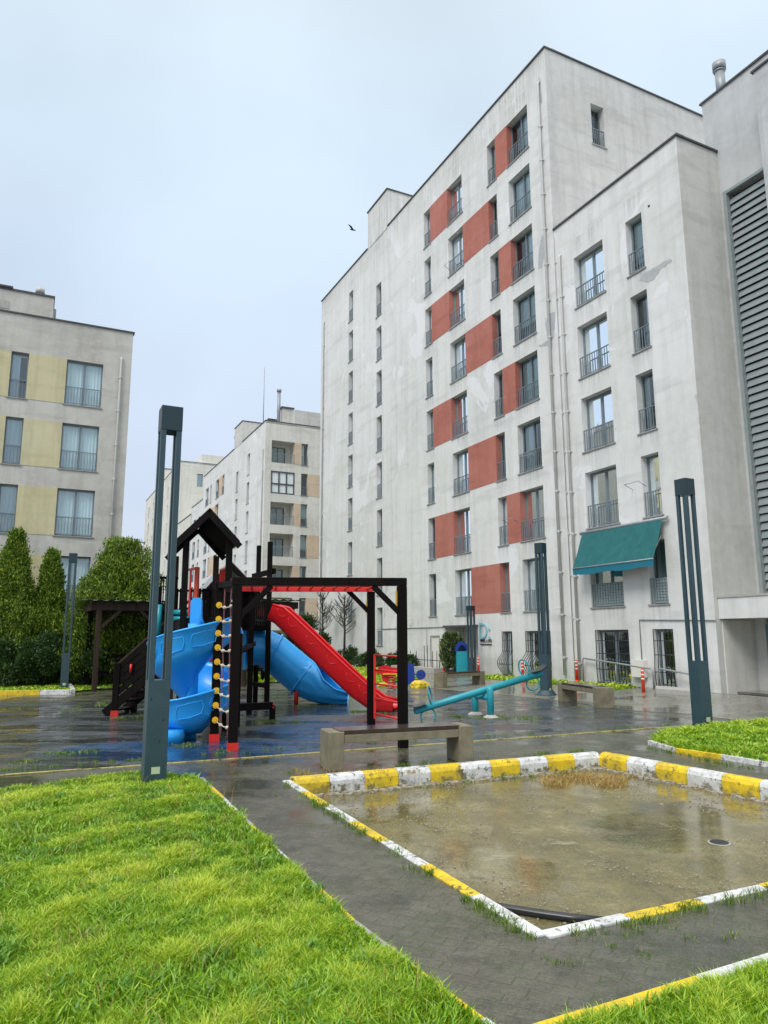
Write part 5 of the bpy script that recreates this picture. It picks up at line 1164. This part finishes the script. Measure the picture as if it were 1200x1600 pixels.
# tower two roof and platform three
ap, el, er = at(361, 879, 17.0), at(319, 925, 17.0), at(403, 923, 17.0); V2_ = at(335, 898, 20.2)-ap; V2_.z = 0
gable(ap, el, er, V2_, 'roofslat')
for x in (327, 394): post(tp(x, 930, 17.2), 2.95, .125)
Q1, Q2 = Vector((-3.50, 20.0, 0)), Vector((-3.06, 19.2, 0)); Q3, Q4 = Q2+Vector((-1.25, -.45, 0)), Q1+Vector((-1.3, -.4, 0))
post(Q1, 4.28, .125); post(Q2, 4.28, .13); post(Q3, 2.9, .12); post(Q4, 2.9, .12)
bar(Q1-Vector((.15, 0, 0))+Z*3.42, Q2+Vector((.14, 0, 0))+Z*3.5, .08, .14)
m = MB()
m.prism([Q2+Z*2.1, Q1+Z*2.1, Q4+Z*2.1, Q3+Z*2.1], Z*.06); m.build('deck', 'timber', pg)
for a, b in ((Q1, Q2), (Q2, Q3), (Q3, Q4)): bar(a+Z*2.02, b+Z*2.02, .05, .18, 'deck_edge')
m = MB(); F = Fr(Q3+Vector((0, -.05, 0)), (Q2-Q3).normalized(), Vector((0, 1, 0))); L_ = (Q2-Q3).length; m.box(F, 0, L_, -.015, .015, 2.18, 2.66); pn = m.build('solid_panel', 'timber', pg)
m = MB(); m.box(F, L_-.30, L_-.10, -.04, -.016, 2.30, 2.48); m.build('knob_plate', 'redpaint', pn)
m = MB()
for i in range(3): m.box(F, .15+i*.3, .36+i*.3, -.03, -.016, 2.20, 2.25)
m.build('plate', 'metal', pn)  # pale strips added as the bright glints on the dark panel
slat_wall(Q4, Tc, 2.15, 2.9, 8); slat_wall(Uc, Q4, 2.1, 2.8, 5)
slat_wall(tp(371, 930, 17.6), tp(398, 930, 17.8), 2.05, 2.95, 9, w=.085); slat_wall(tp(398, 930, 17.8), Q2+Vector((-.05, -.2, 0)), 2.05, 2.75, 6, w=.085)
slat_wall(Td+Vector((0, .1, 0)), Tc+Vector((0, -.1, 0)), 2.1, 2.85, 9, w=.08)
bar(tp(352, 1000, 14.3)+Z*.9, Tc+Z*.9, .06, .1); bar(Td+Z*1.4, tp(398, 1000, 17.6)+Z*1.6, .07, .1)
# crossbars near the ground
bar(tp(372, 1000, 15.6)+Z*.30, tp(428, 1000, 16.0)+Z*.30, .10, .15, 'ground_beam'); bar(tp(395, 1000, 19.5)+Z*.55, tp(418, 1000, 19.2)+Z*.5, .08, .1, 'ground_beam'); post(tp(428, 1000, 16.0), .30, .12); post(tp(374, 1000, 15.6), .30, .12)
m = MB()
for i in range(2): c = tp(429.5, 1000, 15.9)+Z*(.27+i*.07); m.tube([c, c+Vector((0, -.03, 0))], .02, 8)
m.build('bolt', 'redpaint', pg)
# red panels inside
for (x0, x1, y0, y1, D) in ((350, 361, 988, 1036, 15.2), (320, 333, 1004, 1040, 16.0)):
    a, b = at(x0, y1, D), at(x1, y0, D); m = MB(); m.box(WF, a.x, b.x, D, D+.04, a.z, b.z); m.build('climbing_panel', 'red', pg)
m = MB()
for i in range(5): z = .5+i*.28; m.tube([tp(372, 1000, 14.9)+Z*z, Tc+Z*z], .02, 6)
m.build('net_bars', 'black', pg)
for a, b in (((302, 1000, 16), (340, 1000, 18)), ((340, 1000, 18), (392, 1000, 18))): bar(tp(*a)+Z*1.2, tp(*b)+Z*1.5, .08, .1)
# ---- spiral slide
AX = tp(301, 1040, 13.25); RO = .76
def zr_(ph): return 1.86+(ph+90)*.0032 if ph > -450 else 1.86-360*.0032+(ph+450)*.0018
prof = [(.79, -.01), (.79, .02), (.76, .035), (.73, .02), (.72, -.06), (.69, -.30), (.60, -.42), (.45, -.52), (.28, -.60), (.12, -.64)]
outp = [(.79, -.01), (.775, -.05), (.765, -.06), (.745, -.34), (.70, -.45), (.50, -.60), (.30, -.78), (.12, -.98)]
m = MB(); phs = [32-i*7 for i in range(77)]
def spiral(pr, lift=0):
    rws = []
    for ph in phs:
        a = R_(ph); zz = zr_(ph); fl_ = max(0, (-ph-430)/70)
        rws.append([AX+Vector((r_*math.cos(a), r_*math.sin(a), max(zz+h*(1 if ph > -430 else (1-.35*min(1, fl_))), (.10 if pr is outp else .14)))) for r_, h in pr])
    return rws
m.grid(spiral(prof)); m.grid(spiral(outp))
for ph in (phs[0], phs[-1]):
    a = R_(ph); s_ = 1 if ph > -430 else .65; ring_ = [AX+Vector((r_*math.cos(a), r_*math.sin(a), zr_(ph)+h*s_)) for r_, h in prof]+[AX+Vector((r_*math.cos(a), r_*math.sin(a), zr_(ph)+h*s_)) for r_, h in outp[::-1]]; m.poly(ring_)
sp_ = m.build('spiral_slide', 'blue', pg)
m = MB()        # rim bead and raised panel outlines
m.tube([AX+Vector((.79*math.cos(R_(p)), .79*math.sin(R_(p)), zr_(p)+.015)) for p in phs], .022, 8)
m.build('rim', 'blue', sp_)
for c0 in (-20, -62, -104, -146, -395, -437):
    pts = []
    for (dp, h) in ((-15, -.10), (-17, -.2), (-15, -.31), (0, -.33), (15, -.31), (17, -.2), (15, -.10), (0, -.09)): a = R_(c0+dp); pts.append(AX+Vector((.765*math.cos(a), .765*math.sin(a), zr_(c0+dp)+h)))
    m = MB(); m.tube(pts, .009, 5, closed=True); m.build('panel_moulding', 'blue', sp_)
m = MB(); m.tube([AX+Z*.0, AX+Z*2.0], .11, 16); m.tube([AX+Vector((-.2, -.55, 0)), AX+Vector((-.2, -.55, .22))], [.24, .26], 14); m.build('column', 'blue', sp_)
# entry hood
for (x, y0, y1, D, w) in ((305, 934, 985, 13.95, .22), (366, 940, 990, 13.95, .12)):
    a = at(x, y1, D); b = at(x, y0, D); m = MB(); m.tube([Vector((a.x+w*.5*s, a.y, a.z)) for s in (-1, 1)], .03, 6)
    pts = [(a.x-w/2, a.z), (a.x+w/2+.10, a.z), (a.x+w/2-.0, a.z+.25), (a.x+w/2-.01, b.z-.05), (a.x+w/2-.05, b.z), (a.x-w/2+.05, b.z), (a.x-w/2, b.z-.06)]
    m.prism([Vector((x_, a.y, z_)) for x_, z_ in pts], Vector((0, .09, 0))); m.build('entry_hood', 'blue', sp_, bevel=.015)
# entry flat chute from deck to spiral start
a0 = AX+Vector((.45, .45, 0)); m = MB()
p0 = at(310, 975, 14.0); p1 = at(366, 972, 14.0); s0_ = AX+Vector((.12*math.cos(R_(32)), .12*math.sin(R_(32)), zr_(32)-.30)); s1_ = AX+Vector((.77*math.cos(R_(32)), .77*math.sin(R_(32)), zr_(32)-.32))
m.grid([[p0+Z*.10, p0, p1, p1+Z*.2], [s0_+Z*.35, s0_, s1_, s1_+Z*.34]]); m.build('entry_chute', 'blue', sp_)
# ---- red slide
RS = [(426, 958, 18.25), (438, 964, 18.2), (452, 977, 18.15), (478, 1002, 18.05), (508, 1031, 17.95), (538, 1060, 17.85), (560, 1080, 17.8), (579, 1093, 17.75), (597, 1101, 17.7), (618, 1102, 17.6)]
c = [at(*p) for p in RS]; rws, rws2, rimL, rimR = [], [], [], []
for i, p in enumerate(c):
    d = (c[min(i+1, len(c)-1)]-c[max(i-1, 0)]).normalized(); s = d.cross(Z).normalized(); u = s.cross(d); w = .20; hgt = .28 if i < len(c)-3 else (.24, .18, .12)[i-len(c)+3]
    if i == 0: hgt = .22
    rws.append([p+s*w+u*hgt*1.0, p+s*w, p+s*w*.7-u*.06, p-s*w*.7-u*.06, p-s*w, p-s*w+u*hgt]); rws2.append([q+(s*.03 if j < 2 else (-s*.03 if j > 3 else -u*.03)) - (u*.10 if 0 < j < 5 else Vector()) for j, q in enumerate(rws[-1])])
    rimL.append(p+s*(w+.015)+u*hgt); rimR.append(p-s*(w+.015)+u*hgt)
m = MB(); m.grid(rws); m.grid(rws2); m.tube(rimL, .03, 8); m.tube(rimR, .03, 8); rs_ = m.build('straight_slide', 'red', pg)
for t0 in np.linspace(.12, .82, 7):
    i = int(t0*9); f_ = t0*9-i; p = c[i]+(c[i+1]-c[i])*f_; d = (c[i+1]-c[i]).normalized(); s = d.cross(Z).normalized(); u = s.cross(d)
    m = MB(); m.tube([p+s*.235+d*(k_*.05)+u*(.17-.11*math.sin((k_+3)/6*math.pi)) for k_ in range(-3, 4)], .010, 5); m.build('side_moulding', 'red', rs_)
# ---- tube slide
TC_ = [(389, 1009, 19.6), (410, 1011, 19.7), (428, 1020, 19.75), (448, 1037, 19.8), (466, 1052, 19.8), (474, 1058, 19.8)]
c = [at(*p) for p in TC_]; m = MB(); m.tube(c, .50, 28, caps=False); m.tube(c, .47, 28, caps=False); ts = m.build('tube_slide', 'blue', pg)
m = MB()
for k_ in (2, 5):
    d = (c[k_]-c[k_-1]).normalized(); x = d.cross(Z).normalized(); y = x.cross(d); m.ring(c[k_]-d*(.02 if k_ == 2 else 0), x, y, .515, .515, .035, 32, 6)
m.build('joint_ring', 'blue', ts)
m = MB(); p = c[0]; m.box(WF, p.x-.05, p.x+.02, p.y-.56, p.y+.56, p.z-.6, p.z+.62); m.build('flange', 'blue', ts)
EX = [(474, 1058, 19.8, .50), (483, 1062, 19.75, .50), (493, 1067, 19.7, .48), (507, 1073, 19.65, .44), (526, 1079, 19.6, .38), (545, 1081, 19.6, .34)]
rws = []; rws2 = []
cc_ = [at(*p[:3]) for p in EX]
for i, p in enumerate(cc_):
    d = (cc_[min(i+1, 5)]-cc_[max(i-1, 0)]).normalized(); x = d.cross(Z).normalized(); y = x.cross(d); r_ = EX[i][3]; hi = (179, 168, 148, 118, 98, 88)[i]
    rws.append([p+(x*math.sin(R_(t))-y*math.cos(R_(t)))*(r_+.022*math.cos(t*.20)) for t in np.linspace(-hi, hi, 41)]); rws2.append([p+(x*math.sin(R_(t))-y*math.cos(R_(t)))*(r_-.03) for t in np.linspace(-hi, hi, 41)])
m = MB(); m.grid(rws); m.grid(rws2); m.tube([r_[0] for r_ in rws], .025, 6); m.tube([r_[-1] for r_ in rws], .025, 6); m.grid([rws[-1], rws2[-1]]); m.build('exit_chute', 'blue', ts)
p = at(465, 1060, 19.75); m = MB(); m.tube([Vector((p.x, p.y-.25, 0)), Vector((p.x, p.y-.25, .55))], .06, 10); m.build('support', 'redpaint', ts)
m = MB(); p = cc_[3]; m.tube([Vector((p.x+.1, p.y, 0)), Vector((p.x+.1, p.y, .14))], .12, 10); m.build('foot', 'black', ts)
